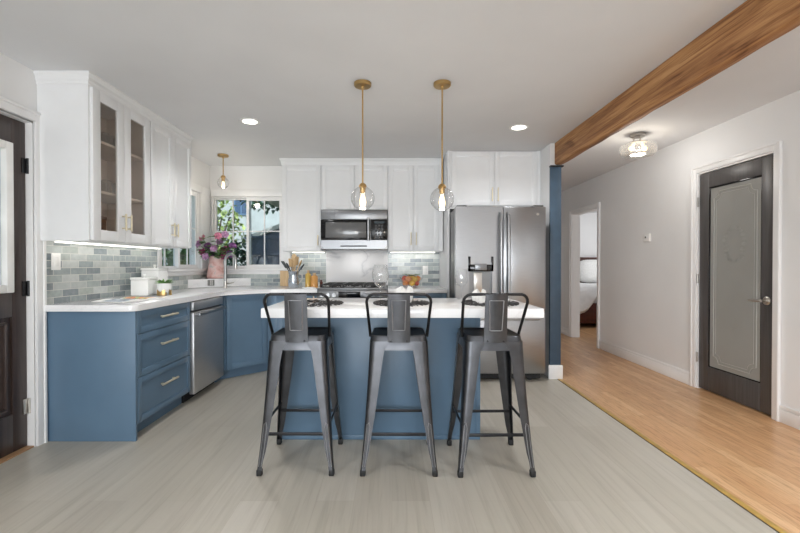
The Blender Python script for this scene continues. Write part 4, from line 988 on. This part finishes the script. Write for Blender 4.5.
MB().loft([[(-3.6, -.4, 5.1), (5.0, -.4, 5.1), (5.0, 2.5, 6.8), (-3.6, 2.5, 6.8)], [(-3.6, -.4, 5.3), (5.0, -.4, 5.3), (5.0, 2.5, 7.0), (-3.6, 2.5, 7.0)]]).build('roof', M['roof'], t, smooth=0)
for x in (-.9, 1.08):
    f = MB().box(x - .24, x + .24, -.05, .02, 3.05, 3.85, .01).build('window', paint('blue_frame', (130, 160, 200), .5), t); MB().box(x - .19, x - .02, -.06, -.045, 3.1, 3.8).box(x + .02, x + .19, -.06, -.045, 3.1, 3.8).build('pane', paint('dark_pane', (84, 108, 140), .1), f)
t = thing('shed', 'blue grey garden shed with a sloping pale roof edge behind the fence', 'shed', (-2.7, 9.8, -.25))
MB().prism([(-.62, 0), (2.4, 0), (2.4, 3.2), (-.62, 2.06)], -2.0, 0, M4=Matrix.Rotation(R(90), 4, 'X')).build('wall', M['fence'], t, smooth=0)
MB().box(-.2, 3.3, -.12, 2.2, -.02, .07, M4=Matrix.Translation((-.62, 0, 2.06)) @ Matrix.Rotation(R(-20.7), 4, 'Y')).build('roof', paint('white_fascia', (222, 222, 220), .6), t, smooth=0)
def bush(label, x, y, sx, sy, h, z0, c, n, seed, name='shrub', L=.11, stem=.04, lean=0.0):
    t = thing(name, label, 'plant', (x, y, -.25)); rnd = random.Random(seed); m = MB()
    for k in range(n):
        u = rnd.random() * 2 - 1; a = rnd.random() * 6.28; rr = (.55 + .45 * rnd.random() ** .5); s = math.sqrt(1 - u * u)
        p = (lean + s * math.cos(a) * sx * rr, s * math.sin(a) * sy * rr, z0 + (h - z0) * (.5 + .5 * u * rr))
        leaf(m, p, (rnd.random() - .5, rnd.random() - .7, rnd.random() - .4), (0, 0, 1), L * (.7 + .6 * rnd.random()), L * .3)
    m.build('foliage', c, t); m = MB()
    for k in range(5): a = k * 1.3; m.tube([(.05 * math.cos(a), .05 * math.sin(a), 0), (.2 * lean + .2 * sx * math.cos(a), .2 * sy * math.sin(a), z0 + (h - z0) * .3), (lean + .5 * sx * math.cos(a), .5 * sy * math.sin(a), z0 + (h - z0) * .7)], [stem, stem * .6, stem * .3], 7)
    m.build('stem', paint('bark', (104, 90, 74), .9), t)
lf1 = paint('light_foliage', (168, 186, 118), .6, .3, 4); lf2 = paint('dark_foliage', (64, 100, 78), .6, .3, 4); lf3 = paint('mid_foliage', (96, 130, 82), .6, .3, 4)
bush('bright yellow green shrub in front of the pale house', -3.5, 8.1, .62, .35, 2.75, 1.45, lf1, 520, 1, L=.12)
bush('dark green bush under the bright shrub outside the window', -2.74, 7.3, .34, .34, 1.88, 0, lf2, 1000, 2)
bush('blue green bush left of the dark green one outside the window', -3.68, 7.3, .34, .34, 1.7, 0, lf3, 900, 9)
bush('leafy tree above the shed roof outside the window', -1.75, 9.15, .75, .3, 3.5, 2.6, lf2, 420, 4, 'tree', .13, .03, -.95)
bush('green hedge outside the small side window', -3.35, 6.1, .6, .42, 1.85, 0, lf3, 1900, 3)
bush('tall green bush beyond the side window', -6.2, 8.8, .9, .6, 2.6, 0, lf3, 900, 6)
